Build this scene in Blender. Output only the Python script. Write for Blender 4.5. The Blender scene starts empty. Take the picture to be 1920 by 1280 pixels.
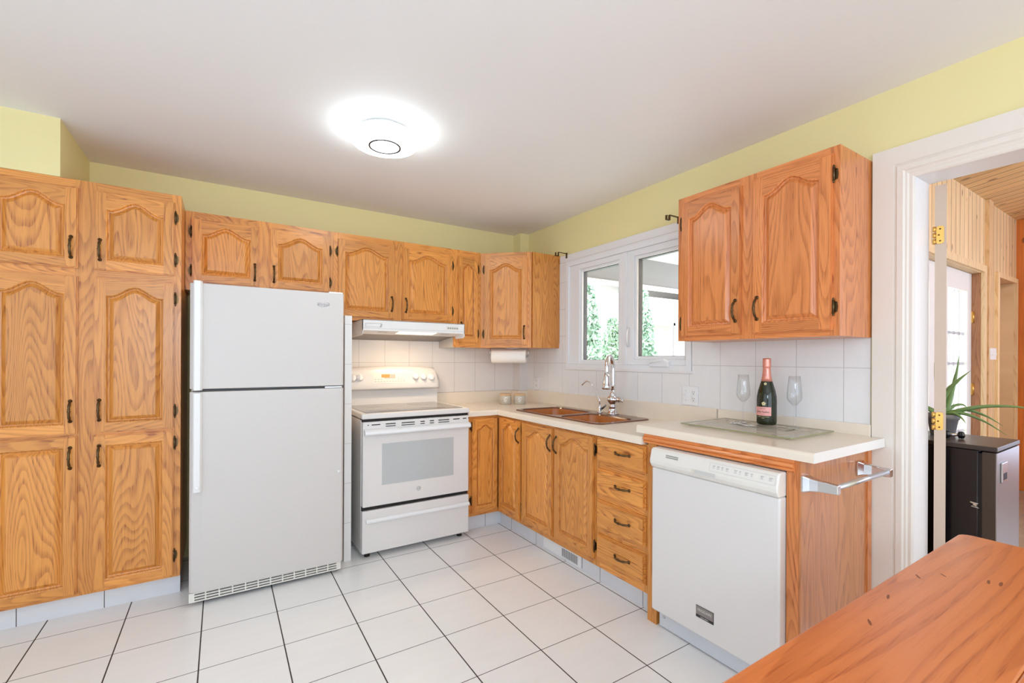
import bpy, bmesh, math, random
from mathutils import Matrix, Vector
random.seed(7)
SC = bpy.context.scene
COL = SC.collection
R = math.radians

# ------------------------------------------------------------------ camera
CAM_POS = Vector((-2.3756, -3.5847, 1.2707))
YAW, ROLL, FPX, V0 = 0.5651, 0.0046, 858.28, 672.96
_fw = Vector((math.sin(YAW), math.cos(YAW), 0))
_r0 = Vector((math.cos(YAW), -math.sin(YAW), 0))
_u0 = Vector((0, 0, 1))
_r = _r0 * math.cos(ROLL) + _u0 * math.sin(ROLL)
_u = _u0 * math.cos(ROLL) - _r0 * math.sin(ROLL)
cd = bpy.data.cameras.new('camera')
cd.sensor_fit = 'HORIZONTAL'
cd.sensor_width = 36.0
cd.lens = 36.0 * FPX / 1920.0
cd.shift_y = (V0 - 640.0) / 1920.0
cd.clip_start = 0.05
cam = bpy.data.objects.new('camera', cd)
COL.objects.link(cam)
cam.matrix_world = Matrix(((_r.x, _u.x, -_fw.x, CAM_POS.x), (_r.y, _u.y, -_fw.y, CAM_POS.y), (_r.z, _u.z, -_fw.z, CAM_POS.z), (0, 0, 0, 1)))
SC.camera = cam

# ------------------------------------------------------------------ world, daylight, exposure
SC.view_settings.view_transform = 'Standard'
SC.view_settings.look = 'None'
SC.view_settings.gamma = 1.0
SC.view_settings.use_curve_mapping = False
SC.view_settings.exposure = 0.02
SC.cycles.max_bounces = 10
SC.cycles.diffuse_bounces = 6
SC.cycles.sample_clamp_indirect = 6.0
w = bpy.data.worlds.new('sky')
w.use_nodes = True
bg = w.node_tree.nodes['Background']
bg.inputs[0].default_value = (0.93, 0.97, 1.0, 1)
bg.inputs[1].default_value = 9.0
SC.world = w

def area(name, loc, rot, sx, sy, power, col):
    l = bpy.data.lights.new(name, 'AREA')
    l.shape = 'RECTANGLE'; l.size = sx; l.size_y = sy; l.energy = power; l.color = col
    o = bpy.data.objects.new(name, l); COL.objects.link(o)
    o.location = loc; o.rotation_euler = rot
    return o
# area lamps added inside the rooms, standing in for daylight from unseen windows
area('fill_front_window', (-2.0, -6.10, 1.45), (R(90), 0, 0), 3.2, 1.7, 44, (0.73, 0.90, 1.14))
area('fill_left_window', (-4.50, -3.4, 1.45), (0, R(-90), 0), 1.7, 2.6, 17, (0.73, 0.90, 1.14))
area('daylight_sunroom_window', (2.2, -5.80, 1.5), (R(90), 0, 0), 3.4, 1.9, 50, (0.66, 0.85, 1.10))
area('daylight_sunroom_end_window', (4.20, -4.5, 1.45), (0, R(90), 0), 2.2, 2.0, 42, (0.66, 0.85, 1.12))

# point light added behind the camera to brighten the ceiling, no fixture there
pd = bpy.data.lights.new('ceiling_fill', 'POINT'); pd.energy = 46; pd.shadow_soft_size = 0.22; pd.color = (0.76, 0.92, 1.10)
pdo = bpy.data.objects.new('ceiling_fill', pd); COL.objects.link(pdo); pdo.location = (-2.7, -4.5, 1.62)

# ------------------------------------------------------------------ node helpers / materials
def srgb(r, g, b, a=1.0):
    f = lambda c: (c / 255 / 12.92) if c / 255 <= 0.04045 else ((c / 255 + 0.055) / 1.055) ** 2.4
    return (f(r), f(g), f(b), a)

class NT:
    def __init__(s, name):
        s.m = bpy.data.materials.new(name); s.m.use_nodes = True
        s.t = s.m.node_tree; s.n = s.t.nodes; s.l = s.t.links
        s.p = s.n['Principled BSDF']; s.out = s.n['Material Output']
    def node(s, typ, **kw):
        n = s.n.new(typ)
        for k, v in kw.items(): setattr(n, k, v)
        return n
    def link(s, a, b): s.l.new(a, b)
    def put(s, sock, v):
        if hasattr(v, 'is_output') or isinstance(v, bpy.types.NodeSocket): s.link(v, sock)
        else: sock.default_value = v
    def math(s, op, a, b=0.0, c=0.0):
        n = s.node('ShaderNodeMath', operation=op)
        s.put(n.inputs[0], a); s.put(n.inputs[1], b); s.put(n.inputs[2], c)
        return n.outputs[0]
    def xyz(s):
        tc = s.node('ShaderNodeTexCoord'); sp = s.node('ShaderNodeSeparateXYZ')
        s.link(tc.outputs['Object'], sp.inputs[0])
        return sp.outputs[0], sp.outputs[1], sp.outputs[2]
    def comb(s, a, b, c):
        n = s.node('ShaderNodeCombineXYZ')
        for i, v in enumerate((a, b, c)): s.put(n.inputs[i], v)
        return n.outputs[0]
    def noise(s, vec, scale=1.0, detail=2.0, rough=0.5):
        n = s.node('ShaderNodeTexNoise')
        if vec is not None: s.link(vec, n.inputs['Vector'])
        n.inputs['Scale'].default_value = scale; n.inputs['Detail'].default_value = detail; n.inputs['Roughness'].default_value = rough
        return n.outputs['Fac']
    def smooth(s, v, lo, hi):
        n = s.node('ShaderNodeMapRange', interpolation_type='SMOOTHSTEP')
        s.put(n.inputs[0], v); n.inputs[1].default_value = lo; n.inputs[2].default_value = hi
        return n.outputs[0]
    def mix(s, f, a, b):
        n = s.node('ShaderNodeMix', data_type='RGBA')
        s.put(n.inputs[0], f); s.put(n.inputs[6], a); s.put(n.inputs[7], b)
        return n.outputs[2]
    def scale_col(s, c, f):
        n = s.node('ShaderNodeMix', data_type='RGBA', blend_type='MULTIPLY')
        n.inputs[0].default_value = 1.0
        s.put(n.inputs[6], c); s.put(n.inputs[7], s.comb(f, f, f))
        return n.outputs[2]
    def bump(s, h, strength=0.1, dist=0.002):
        n = s.node('ShaderNodeBump'); n.inputs['Strength'].default_value = strength; n.inputs['Distance'].default_value = dist
        s.put(n.inputs['Height'], h); s.link(n.outputs[0], s.p.inputs['Normal'])
    def set(s, **kw):
        for k, v in kw.items(): s.put(s.p.inputs[k.replace('_', ' ')], v)
        return s

def plain(name, col, rough=0.5, metal=0.0, noise=0.0, nscale=20.0, **kw):
    t = NT(name)
    if noise:
        x, y, z = t.xyz()
        f = t.math('MULTIPLY_ADD', t.noise(t.comb(x, y, z), nscale, 3.0), 2 * noise, 1 - noise)
        t.set(Base_Color=t.scale_col(col, f))
    else:
        t.set(Base_Color=col)
    t.set(Roughness=rough, Metallic=metal, **kw)
    return t.m

def wood(name, axis, light, dark, rough=0.36, fine=1.0, lines=10.0, coat=0.25, pore=0.45):
    """grain runs along the axis; the 'board' attribute gives every board its own cut"""
    t = NT(name)
    x, y, z = t.xyz()
    al, a, b = {'x': (x, y, z), 'y': (y, x, z), 'z': (z, x, y)}[axis]
    at = t.node('ShaderNodeAttribute', attribute_name='board')
    bd = at.outputs['Fac']
    a = t.math('MULTIPLY_ADD', bd, 7.31, a); b = t.math('MULTIPLY_ADD', bd, 3.77, b); al = t.math('MULTIPLY_ADD', bd, 11.3, al)
    M = lambda v, k: t.math('MULTIPLY', v, k)
    n1 = t.noise(t.comb(M(a, 6.5 * fine), M(b, 6.5 * fine), M(al, 0.75 * fine)), 1.0, 1.0, 0.4)
    n2 = t.noise(t.comb(M(a, 38 * fine), M(b, 38 * fine), M(al, 4 * fine)), 1.0, 2.0, 0.5)
    rr = t.math('ADD', M(n1, lines * 3.7), M(n2, 0.5))
    fr = t.math('FRACT', rr)
    up = t.smooth(fr, 0.30, 0.88); dn = t.smooth(fr, 0.90, 1.0)
    ring = t.math('SUBTRACT', up, dn)
    n3 = t.noise(t.comb(M(a, 320), M(b, 60), M(al, 11)), 1.0, 1.0, 0.5)
    por = t.smooth(n3, 0.54, 0.70)
    n4 = t.noise(t.comb(M(a, 90), M(b, 30), M(al, 2.2)), 1.0, 2.0, 0.5)
    f = t.math('ADD', M(ring, 0.38), M(por, t.math('MULTIPLY_ADD', ring, 0.34, pore * 0.45)))
    f = t.math('ADD', f, t.math('MULTIPLY_ADD', n4, 0.7, -0.32))
    n5 = t.node('ShaderNodeClamp'); t.link(f, n5.inputs[0])
    c = t.mix(n5.outputs[0], light, dark)
    tone = t.math('MULTIPLY_ADD', t.math('FRACT', M(bd, 13.7)), 0.24, 0.86)
    t.set(Base_Color=t.scale_col(c, tone), Roughness=rough)
    t.p.inputs['Coat Weight'].default_value = coat; t.p.inputs['Coat Roughness'].default_value = 0.22
    t.bump(por, 0.08, 0.001)
    return t.m

def tile(name, u, v, u0, v0, pu, pv, col, grout, gw, gv=None, rough=0.25, nz=0.05, vein=None):
    """grid of tiles over two object axes; gw/gv are the joint half widths"""
    t = NT(name)
    co = dict(zip('xyz', t.xyz()))
    def line(c, o, p, hw):
        d = t.math('ABSOLUTE', t.math('SUBTRACT', t.math('FRACT', t.math('MULTIPLY_ADD', c, 1 / p, 0.5 - o / p)), 0.5))
        return t.math('LESS_THAN', d, hw / p)
    ln = line(co[u], u0, pu, gw)
    if v: ln = t.math('MAXIMUM', ln, line(co[v], v0, pv, gv or gw))
    n = t.noise(t.comb(co['x'], co['y'], co['z']), 3.0, 6.0, 0.62)
    n2 = t.noise(t.comb(t.math('MULTIPLY', co['x'], 2.0), t.math('MULTIPLY', co['y'], 9.0), t.math('MULTIPLY', co['z'], 4.0)), 2.4, 5.0, 0.6)
    f = t.math('ADD', t.math('MULTIPLY_ADD', n, 2 * nz, 1 - nz), t.math('MULTIPLY_ADD', n2, 2 * nz, -nz))
    c = t.mix(ln, t.scale_col(col, f), grout)
    t.set(Base_Color=c, Roughness=t.math('MULTIPLY_ADD', ln, 0.8 - rough, rough))
    t.bump(t.math('SUBTRACT', 1.0, ln), 0.3, 0.0012)
    return t.m

def boards(name, u, pitch, light, dark, grain, rough=0.5):
    """tongue-and-groove boards with knots: u is the axis across the boards, grain the axis along them"""
    t = NT(name)
    co = dict(zip('xyz', t.xyz()))
    k = t.math('MULTIPLY', co[u], 1 / pitch)
    fl = t.math('FLOOR', k); fr = t.math('FRACT', k)
    edge = t.math('ABSOLUTE', t.math('SUBTRACT', fr, 0.5))
    gro = t.smooth(edge, 0.445, 0.485)
    wn = t.node('ShaderNodeTexWhiteNoise', noise_dimensions='1D'); t.link(fl, wn.inputs['W'])
    off = t.math('MULTIPLY', wn.outputs['Value'], 9.0)
    a = t.math('ADD', t.math('MULTIPLY', co[u], 26.0), off)
    al = t.math('ADD', co[grain], off)
    n = t.noise(t.comb(a, off, t.math('MULTIPLY', al, 1.6)), 1.0, 3.0)
    ring = t.math('PINGPONG', t.math('MULTIPLY', n, 6.0), 1.0)
    vo = t.node('ShaderNodeTexVoronoi'); vo.inputs['Scale'].default_value = 1.0
    t.link(t.comb(t.math('MULTIPLY', co[u], 1 / pitch), off, t.math('MULTIPLY', al, 4.2)), vo.inputs['Vector'])
    kn = t.math('SUBTRACT', 1.0, t.smooth(vo.outputs['Distance'], 0.08, 0.16))
    c = t.mix(t.math('MULTIPLY', ring, 0.38), light, dark)
    c = t.mix(t.math('MULTIPLY', kn, 0.75), c, srgb(92, 52, 28))
    c = t.scale_col(c, t.math('MULTIPLY_ADD', wn.outputs['Value'], 0.2, 0.88))
    c = t.mix(t.math('MULTIPLY', gro, 0.9), c, srgb(70, 42, 24))
    t.set(Base_Color=c, Roughness=rough)
    t.bump(t.math('SUBTRACT', 1.0, gro), 0.5, 0.004)
    return t.m

def emit(name, col, strength):
    t = NT(name); t.set(Base_Color=col, Emission_Color=col, Emission_Strength=strength, Roughness=0.4)
    return t.m

def glassy(name, col=(1, 1, 1, 1), rough=0.0, ior=1.45):
    t = NT(name); t.set(Base_Color=col, Roughness=rough, Transmission_Weight=1.0, IOR=ior)
    return t.m

def pane_glass(name, gloss=0.07):
    t = NT(name)
    tr = t.node('ShaderNodeBsdfTransparent'); gl = t.node('ShaderNodeBsdfGlossy'); gl.inputs['Roughness'].default_value = 0.02
    lw = t.node('ShaderNodeLayerWeight'); lw.inputs[0].default_value = 0.5
    mx = t.node('ShaderNodeMixShader')
    t.link(t.math('MULTIPLY_ADD', t.math('POWER', lw.outputs['Facing'], 4.0), 0.6, gloss * 0.3), mx.inputs[0]); t.link(tr.outputs[0], mx.inputs[1]); t.link(gl.outputs[0], mx.inputs[2])
    t.link(mx.outputs[0], t.out.inputs[0])
    return t.m

def thin_glass(name):
    t = NT(name)
    tr = t.node('ShaderNodeBsdfTransparent'); gl = t.node('ShaderNodeBsdfGlossy'); gl.inputs['Roughness'].default_value = 0.03
    lw = t.node('ShaderNodeLayerWeight'); lw.inputs[0].default_value = 0.5
    t.link(t.mix(t.smooth(lw.outputs['Facing'], 0.55, 1.0), (0.985, 0.99, 0.99, 1), (0.80, 0.81, 0.81, 1)), tr.inputs[0])
    mx = t.node('ShaderNodeMixShader')
    t.link(t.math('MULTIPLY_ADD', t.math('POWER', lw.outputs['Facing'], 3.0), 0.45, 0.04), mx.inputs[0]); t.link(tr.outputs[0], mx.inputs[1]); t.link(gl.outputs[0], mx.inputs[2])
    t.link(mx.outputs[0], t.out.inputs[0])
    return t.m

OAK_L, OAK_D = srgb(230, 154, 72), srgb(158, 82, 26)
OAK = {a: wood('oak_' + a, a, OAK_L, OAK_D) for a in 'xyz'}
RED_L, RED_D = srgb(226, 140, 76), srgb(164, 82, 32)
REDOAK = {a: wood('red_oak_' + a, a, RED_L, RED_D, rough=0.33, lines=8.0) for a in 'xyz'}
ENDOAK = wood('end_panel_oak', 'z', srgb(196, 126, 72), srgb(144, 80, 38), rough=0.30, lines=5.0, coat=0.7)
TABLE = wood('table_wood', 'x', srgb(208, 116, 60), srgb(166, 78, 32), rough=0.30, fine=0.8, lines=5.0, coat=0.3, pore=0.3)
PAINT = plain('yellow_paint', srgb(238, 224, 164), 0.6, noise=0.015, nscale=4)
CEIL = plain('ceiling_paint', srgb(242, 240, 238), 0.75, noise=0.012, nscale=3)
HIDW = plain('pale_grey_paint', srgb(236, 236, 238), 0.6)
WHITE = plain('white_trim_paint', srgb(236, 233, 230), 0.35, noise=0.01)
CASING = plain('casing_paint', srgb(234, 225, 212), 0.35, noise=0.01)
VINYL = plain('white_vinyl', srgb(238, 238, 238), 0.3)
FLOOR = tile('floor_tile', 'x', 'y', -1.5066, -0.3884, 0.3148, 0.3154, srgb(241, 239, 236), srgb(58, 48, 42), 0.0026, 0.0017, rough=0.28, nz=0.035)
TOE = tile('toe_tile', 'x', None, -2.8738, 0, 0.314, 1, srgb(222, 222, 224), srgb(70, 62, 56), 0.0016, rough=0.3, nz=0.06)
TOE_R = tile('toe_tile_side', 'y', None, -0.6935, 0, 0.3160, 1, srgb(222, 222, 224), srgb(70, 62, 56), 0.0016, rough=0.3, nz=0.06)
TILE_B = tile('splash_tile_back', 'x', 'z', -0.0925, 1.2385, 0.2000, 0.2520, srgb(234, 227, 220), srgb(190, 180, 170), 0.0014, rough=0.2, nz=0.035)
TILE_R = tile('splash_tile_side', 'y', 'z', -2.0385, 1.2385, 0.2015, 0.2480, srgb(236, 234, 231), srgb(198, 192, 186), 0.0014, rough=0.2, nz=0.035)
LAMI = plain('cream_laminate', srgb(238, 224, 204), 0.22, noise=0.035, nscale=14)
LAMI_E = plain('laminate_edge', srgb(240, 236, 230), 0.25, noise=0.02, nscale=14)
ENAMEL = plain('white_enamel', srgb(227, 222, 217), 0.28)
FRIDGE_W = plain('fridge_white', srgb(209, 202, 196), 0.42)
PLASTIC = plain('white_plastic', srgb(238, 237, 235), 0.35)
CREAMP = plain('cream_plastic', srgb(233, 228, 218), 0.38)
GREYP = plain('grey_print', srgb(150, 150, 152), 0.5)
PALEP = plain('pale_print', srgb(196, 194, 192), 0.5)
BLACK = plain('black_void', srgb(24, 20, 18), 0.6)
DARKG = plain('dark_glass_top', srgb(126, 120, 114), 0.06)
OVENG = plain('oven_window_glass', srgb(190, 192, 190), 0.10)
BRONZE = plain('antique_bronze', srgb(96, 76, 50), 0.32, 0.9, noise=0.25, nscale=90)
CHROME = plain('chrome', srgb(225, 225, 228), 0.08, 1.0)
SATIN = plain('satin_aluminium', srgb(206, 206, 210), 0.3, 1.0)
BRASS = plain('polished_brass', srgb(226, 178, 96), 0.28, 1.0)
COPPER = plain('caramel_enamel', srgb(178, 104, 44), 0.16)
COPPER_RIM = plain('brown_enamel_rim', srgb(112, 66, 44), 0.14)
PAPER = plain('paper_towel', srgb(244, 236, 226), 0.9, noise=0.03, nscale=120)
CERAM = plain('stone_ceramic', srgb(200, 190, 174), 0.4, noise=0.03)
LIDWOOD = plain('lid_wood', srgb(222, 182, 132), 0.5, noise=0.08)
GLASS = thin_glass('clear_glass')
BOARDG = plain('board_glass', srgb(232, 232, 216), 0.08, Alpha=0.30)
PANE = pane_glass('window_pane')
BOTTLE = plain('bottle_green_glass', srgb(34, 38, 18), 0.06)
FOIL = plain('rose_foil', srgb(226, 150, 132), 0.28, 0.55, noise=0.06, nscale=160)
LABEL = plain('rose_label', srgb(238, 168, 158), 0.45)
INK = plain('black_ink', srgb(38, 30, 32), 0.5)
GOLD = plain('pale_gold_print', srgb(214, 200, 150), 0.4)
PINE_V = boards('pine_wall_boards', 'x', 0.105, srgb(240, 212, 168), srgb(204, 160, 106), 'z')
PINE_C = boards('pine_ceiling_boards', 'x', 0.118, srgb(236, 200, 146), srgb(180, 126, 72), 'y')
PINE = {a: wood('pine_' + a, a, srgb(238, 210, 164), srgb(206, 162, 108), rough=0.5, lines=5, coat=0.0, pore=0.1) for a in 'xyz'}
CEDAR_V = boards('amber_wall_boards', 'y', 0.16, srgb(214, 120, 42), srgb(150, 70, 20), 'z')
BROWNW = wood('brown_jamb_wood', 'z', srgb(176, 124, 84), srgb(124, 78, 48), rough=0.5, lines=7)
REDDOOR = wood('amber_door_wood', 'z', srgb(196, 132, 84), srgb(160, 96, 54), rough=0.4, lines=5)
SLATE = tile('slate_floor', 'x', 'y', 0.1, 0.05, 0.3, 0.3, srgb(150, 132, 116), srgb(96, 88, 80), 0.004, rough=0.25, nz=0.25)
APPB = plain('black_appliance_paint', srgb(34, 29, 33), 0.16)
STEEL = plain('brushed_steel', srgb(176, 178, 182), 0.34, 0.85, noise=0.04, nscale=60)
GREYPOT = plain('grey_pot', srgb(128, 128, 130), 0.5)
ALOE = plain('aloe_skin', srgb(112, 146, 88), 0.4, noise=0.15, nscale=30)
SOIL = plain('soil', srgb(62, 46, 36), 0.9, noise=0.2)
DIFF = emit('lamp_diffuser', (0.84, 0.96, 1.0, 1), 13.0)
HOODL = emit('hood_lens', (1.0, 0.82, 0.60, 1), 2.2)
ORANGE = emit('orange_emissive', (1.0, 0.22, 0.05, 1), 0.7)
LEAF = plain('cedar_leaf', srgb(150, 178, 160), 0.7, noise=0.3, nscale=6)
BARK = plain('bark', srgb(96, 76, 60), 0.9)
GREYM = plain('porch_fascia', srgb(112, 112, 116), 0.6)
SIDING = plain('pale_siding', srgb(214, 212, 208), 0.6)
ROOFM = plain('pale_roof', srgb(150, 148, 146), 0.7)
GROUND = plain('pale_ground', srgb(190, 196, 186), 0.9, noise=0.2, nscale=2)
DARKHOLE = plain('fridge_gap_wall', srgb(90, 82, 72), 0.7)

# ------------------------------------------------------------------ mesh builder
class MB:
    def __init__(s): s.v = []; s.f = []; s.m = []; s.b = []; s.sm = []
    def add(s, verts, faces, mat=0, smooth=False, board=None):
        o = len(s.v); bd = random.random() if board is None else board
        s.v += [tuple(p) for p in verts]; s.b += [bd] * len(verts)
        for f in faces:
            s.f.append(tuple(o + i for i in f)); s.m.append(mat); s.sm.append(smooth)
        return s
    def box(s, x0, x1, y0, y1, z0, z1, mat=0, board=None):
        if x0 > x1: x0, x1 = x1, x0
        if y0 > y1: y0, y1 = y1, y0
        if z0 > z1: z0, z1 = z1, z0
        v = [(x0, y0, z0), (x1, y0, z0), (x1, y1, z0), (x0, y1, z0), (x0, y0, z1), (x1, y0, z1), (x1, y1, z1), (x0, y1, z1)]
        return s.add(v, [(0, 3, 2, 1), (4, 5, 6, 7), (0, 1, 5, 4), (1, 2, 6, 5), (2, 3, 7, 6), (3, 0, 4, 7)], mat, False, board)
    def loops(s, ls, mat=0, smooth=False, cap0=False, cap1=False, closed=True, board=None):
        """bridge loops with equal counts"""
        n = len(ls[0]); vs = [p for l in ls for p in l]; fs = []
        for i in range(len(ls) - 1):
            for j in range(n if closed else n - 1):
                k = (j + 1) % n
                fs.append((i * n + j, i * n + k, (i + 1) * n + k, (i + 1) * n + j))
        if cap0: fs.append(tuple(reversed(range(n))))
        if cap1: fs.append(tuple((len(ls) - 1) * n + j for j in range(n)))
        return s.add(vs, fs, mat, smooth, board)
    def prism(s, poly, axis, a0, a1, mat=0, board=None, smooth=False):
        """poly in the two other axes, extruded along axis"""
        def P(p, a):
            return {'x': (a, p[0], p[1]), 'y': (p[0], a, p[1]), 'z': (p[0], p[1], a)}[axis]
        return s.loops([[P(p, a0) for p in poly], [P(p, a1) for p in poly]], mat, smooth, True, True, True, board)
    def tube(s, path, rad, n=10, mat=0, cap=True, smooth=True):
        path = [Vector(p) for p in path]
        if not isinstance(rad, (list, tuple)): rad = [rad] * len(path)
        t0 = (path[1] - path[0]).normalized()
        ref = Vector((0, 0, 1)) if abs(t0.z) < 0.9 else Vector((1, 0, 0))
        nn = t0.cross(ref).normalized(); ls = []
        for i, p in enumerate(path):
            a = path[max(i - 1, 0)]; b = path[min(i + 1, len(path) - 1)]
            t = (b - a).normalized()
            nn = (nn - t * nn.dot(t)).normalized(); bb = t.cross(nn)
            ls.append([p + (nn * math.cos(2 * math.pi * k / n) + bb * math.sin(2 * math.pi * k / n)) * rad[i] for k in range(n)])
        return s.loops(ls, mat, smooth, cap, cap)
    def lathe(s, prof, c, axis=(0, 0, 1), n=24, mat=0, smooth=True, caps=(True, True)):
        """prof: (radius, distance along axis)"""
        ax = Vector(axis).normalized(); ref = Vector((1, 0, 0)) if abs(ax.x) < 0.9 else Vector((0, 1, 0))
        e1 = (ref - ax * ref.dot(ax)).normalized(); e2 = ax.cross(e1); c = Vector(c); ls = []
        for r_, h in prof:
            ls.append([c + ax * h + (e1 * math.cos(2 * math.pi * k / n) + e2 * math.sin(2 * math.pi * k / n)) * max(r_, 1e-5) for k in range(n)])
        return s.loops(ls, mat, smooth, caps[0], caps[1])
    def xf(s, M):
        s.v = [tuple(M @ Vector(p)) for p in s.v]; return s

def mesh_obj(name, mb, mats, M=None, bevel=None, seg=2, fix=True):
    me = bpy.data.meshes.new(name)
    vs = mb.v if M is None else [tuple(M @ Vector(p)) for p in mb.v]
    me.from_pydata(vs, [], mb.f)
    if not isinstance(mats, (list, tuple)): mats = [mats]
    for m in mats: me.materials.append(m)
    me.polygons.foreach_set('material_index', mb.m)
    me.polygons.foreach_set('use_smooth', mb.sm)
    at = me.attributes.new('board', 'FLOAT', 'POINT'); at.data.foreach_set('value', mb.b)
    if fix:
        bm = bmesh.new(); bm.from_mesh(me); bmesh.ops.recalc_face_normals(bm, faces=bm.faces); bm.to_mesh(me); bm.free()
    me.update()
    o = bpy.data.objects.new(name, me); COL.objects.link(o)
    if bevel:
        md = o.modifiers.new('bevel', 'BEVEL'); md.width = bevel; md.segments = seg; md.limit_method = 'ANGLE'; md.angle_limit = R(40)
        md.harden_normals = False
    return o

def tag(o, label, cat, group=None, kind=None):
    o['label'] = label; o['category'] = cat
    if group: o['group'] = group
    if kind: o['kind'] = kind
    return o

def struct(name, mb, mats, **kw):
    o = mesh_obj(name, mb, mats, **kw); o['kind'] = 'structure'; return o

class Thing:
    """an Empty at the thing's base; parts are given in the frame F (builder frame to world)"""
    def __init__(s, name, label, cat, loc, rot=0.0, F=None, group=None):
        s.o = bpy.data.objects.new(name, None); COL.objects.link(s.o)
        s.o.empty_display_size = 0.05; s.o.location = loc; s.o.rotation_euler = (0, 0, rot)
        T = Matrix.Translation(loc) @ Matrix.Rotation(rot, 4, 'Z')
        s.M = T.inverted() @ (F if F is not None else Matrix.Identity(4))
        tag(s.o, label, cat, group)
    def part(s, name, mb, mats, parent=None, label=None, **kw):
        o = mesh_obj(name, mb, mats, M=s.M, **kw)
        o.parent = parent or s.o
        if label: o['label'] = label
        return o

def single(name, mb, mats, loc, label, cat, group=None, **kw):
    o = mesh_obj(name, mb, mats, M=Matrix.Translation(-Vector(loc)), **kw)
    o.location = loc; return tag(o, label, cat, group)

def text_polys(body, size, align='CENTER', shear=0.0):
    cu = bpy.data.curves.new('lettering', 'FONT'); cu.body = body; cu.size = size; cu.align_x = align; cu.align_y = 'CENTER'; cu.shear = shear
    cu.resolution_u = 3
    ob = bpy.data.objects.new('lettering', cu); COL.objects.link(ob)
    dg = bpy.context.evaluated_depsgraph_get(); dg.update()
    me = ob.evaluated_get(dg).to_mesh()
    vs = [tuple(v.co) for v in me.vertices]; fs = [tuple(p.vertices) for p in me.polygons]
    ob.evaluated_get(dg).to_mesh_clear()
    bpy.data.objects.remove(ob); bpy.data.curves.remove(cu)
    return vs, fs

def text_on(mb, body, size, o, U, V, align='CENTER', mat=0, shear=0.0, wscale=1.0):
    vs, fs = text_polys(body, size, align, shear); o = Vector(o); U = Vector(U); V = Vector(V)
    return mb.add([o + U * (p[0] * wscale) + V * p[1] for p in vs], fs, mat)

def rrect(x0, x1, y0, y1, r, n=6):
    pts = []
    for cx, cy, a0 in ((x1 - r, y1 - r, 0), (x0 + r, y1 - r, 90), (x0 + r, y0 + r, 180), (x1 - r, y0 + r, 270)):
        for k in range(n + 1):
            a = R(a0 + 90 * k / n); pts.append((cx + r * math.cos(a), cy + r * math.sin(a)))
    return pts

def inset(poly, d):
    """offset a counter-clockwise polygon inward by d with mitred corners"""
    n = len(poly); out = []
    for i in range(n):
        p0 = Vector(poly[i - 1]); p1 = Vector(poly[i]); p2 = Vector(poly[(i + 1) % n])
        e1 = (p1 - p0).normalized(); e2 = (p2 - p1).normalized()
        n1 = Vector((-e1.y, e1.x)); n2 = Vector((-e2.y, e2.x))
        m = n1 + n2
        k = m.length_squared
        m = n1 if k < 1e-6 else m * (2.0 / k)
        if m.length > 2.2: m = m.normalized() * 2.2
        out.append((p1.x + m.x * d, p1.y + m.y * d))
    return out

# ------------------------------------------------------------------ room shell
H = 2.413
LX, FY = -4.62, -6.2          # hidden walls of the room behind the camera
mb = MB().box(LX, 0.0, FY, 0.0, -0.1, 0.0)
struct('floor', mb, FLOOR)
mb = MB().box(LX - 0.15, 0.15, FY - 0.15, 0.15, H, H + 0.1)
struct('ceiling', mb, CEIL)
mb = MB().box(LX - 0.15, 0.15, 0.0, 0.15, 0.0, H)
struct('wall_back', mb, PAINT)
# right wall with the window hole and the doorway
WY0, WY1, WZ0, WZ1 = -0.70, -1.825, 1.225, 2.03
DY0, DY1, DZ = -2.892, -3.60, 2.018
mb = MB()
mb.box(0, 0.15, 0, WY0, 0, H); mb.box(0, 0.15, WY0, WY1, 0, WZ0); mb.box(0, 0.15, WY0, WY1, WZ1, H)
mb.box(0, 0.15, WY1, DY0 + 0.02, 0, H); mb.box(0, 0.15, DY0 + 0.02, DY1 - 0.02, DZ + 0.02, H); mb.box(0, 0.15, DY1 - 0.02, FY, 0, H)
struct('wall_right', mb, PAINT)
mb = MB()
mb.box(LX - 0.15, LX, 0, -2.0, 0, H); mb.box(LX - 0.15, LX, -2.0, -4.8, 0, 0.55); mb.box(LX - 0.15, LX, -2.0, -4.8, 2.3, H); mb.box(LX - 0.15, LX, -4.8, FY, 0, H)
struct('wall_left', mb, HIDW)
mb = MB()
mb.box(LX, -3.7, FY - 0.15, FY, 0, H); mb.box(-3.7, -0.3, FY - 0.15, FY, 0, 0.55); mb.box(-3.7, -0.3, FY - 0.15, FY, 2.32, H); mb.box(-0.3, 0.15, FY - 0.15, FY, 0, H)
struct('wall_front', mb, HIDW)
for n, (a, b, z0, z1, ax) in enumerate(((-3.7, -0.3, 0.55, 2.32, 'x'), (-4.8, -2.0, 0.55, 2.3, 'y'))):
    mb = MB(); c = (a + b) / 2
    for (p, q, r0, r1) in ((a, a + 0.06, z0, z1), (b - 0.06, b, z0, z1), (c - 0.03, c + 0.03, z0, z1), (a, b, z0, z0 + 0.06), (a, b, z1 - 0.06, z1)):
        if ax == 'x': mb.box(p, q, FY - 0.10, FY - 0.04, r0, r1)
        else: mb.box(LX - 0.10, LX - 0.04, p, q, r0, r1)
    wn_ = struct('window_%d' % (n + 2), mb, VINYL)
    mb = MB()
    if ax == 'x': mb.box(a, b, FY - 0.14, FY - 0.11, z0, z1)
    else: mb.box(LX - 0.14, LX - 0.11, a, b, z0, z1)
    bl_ = mesh_obj('sky_blocker', mb, WHITE); bl_.parent = wn_  # unseen slab added to keep sky light out of the opening
# soffit above the pantry and the boxed column in the corner
struct('wall_soffit', MB().box(LX, -3.033, -0.571, 0, 2.134, H), PAINT)
struct('wall_column', MB().box(-0.0925, 0, -0.114, 0, 0.9, H), PAINT)
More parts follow.
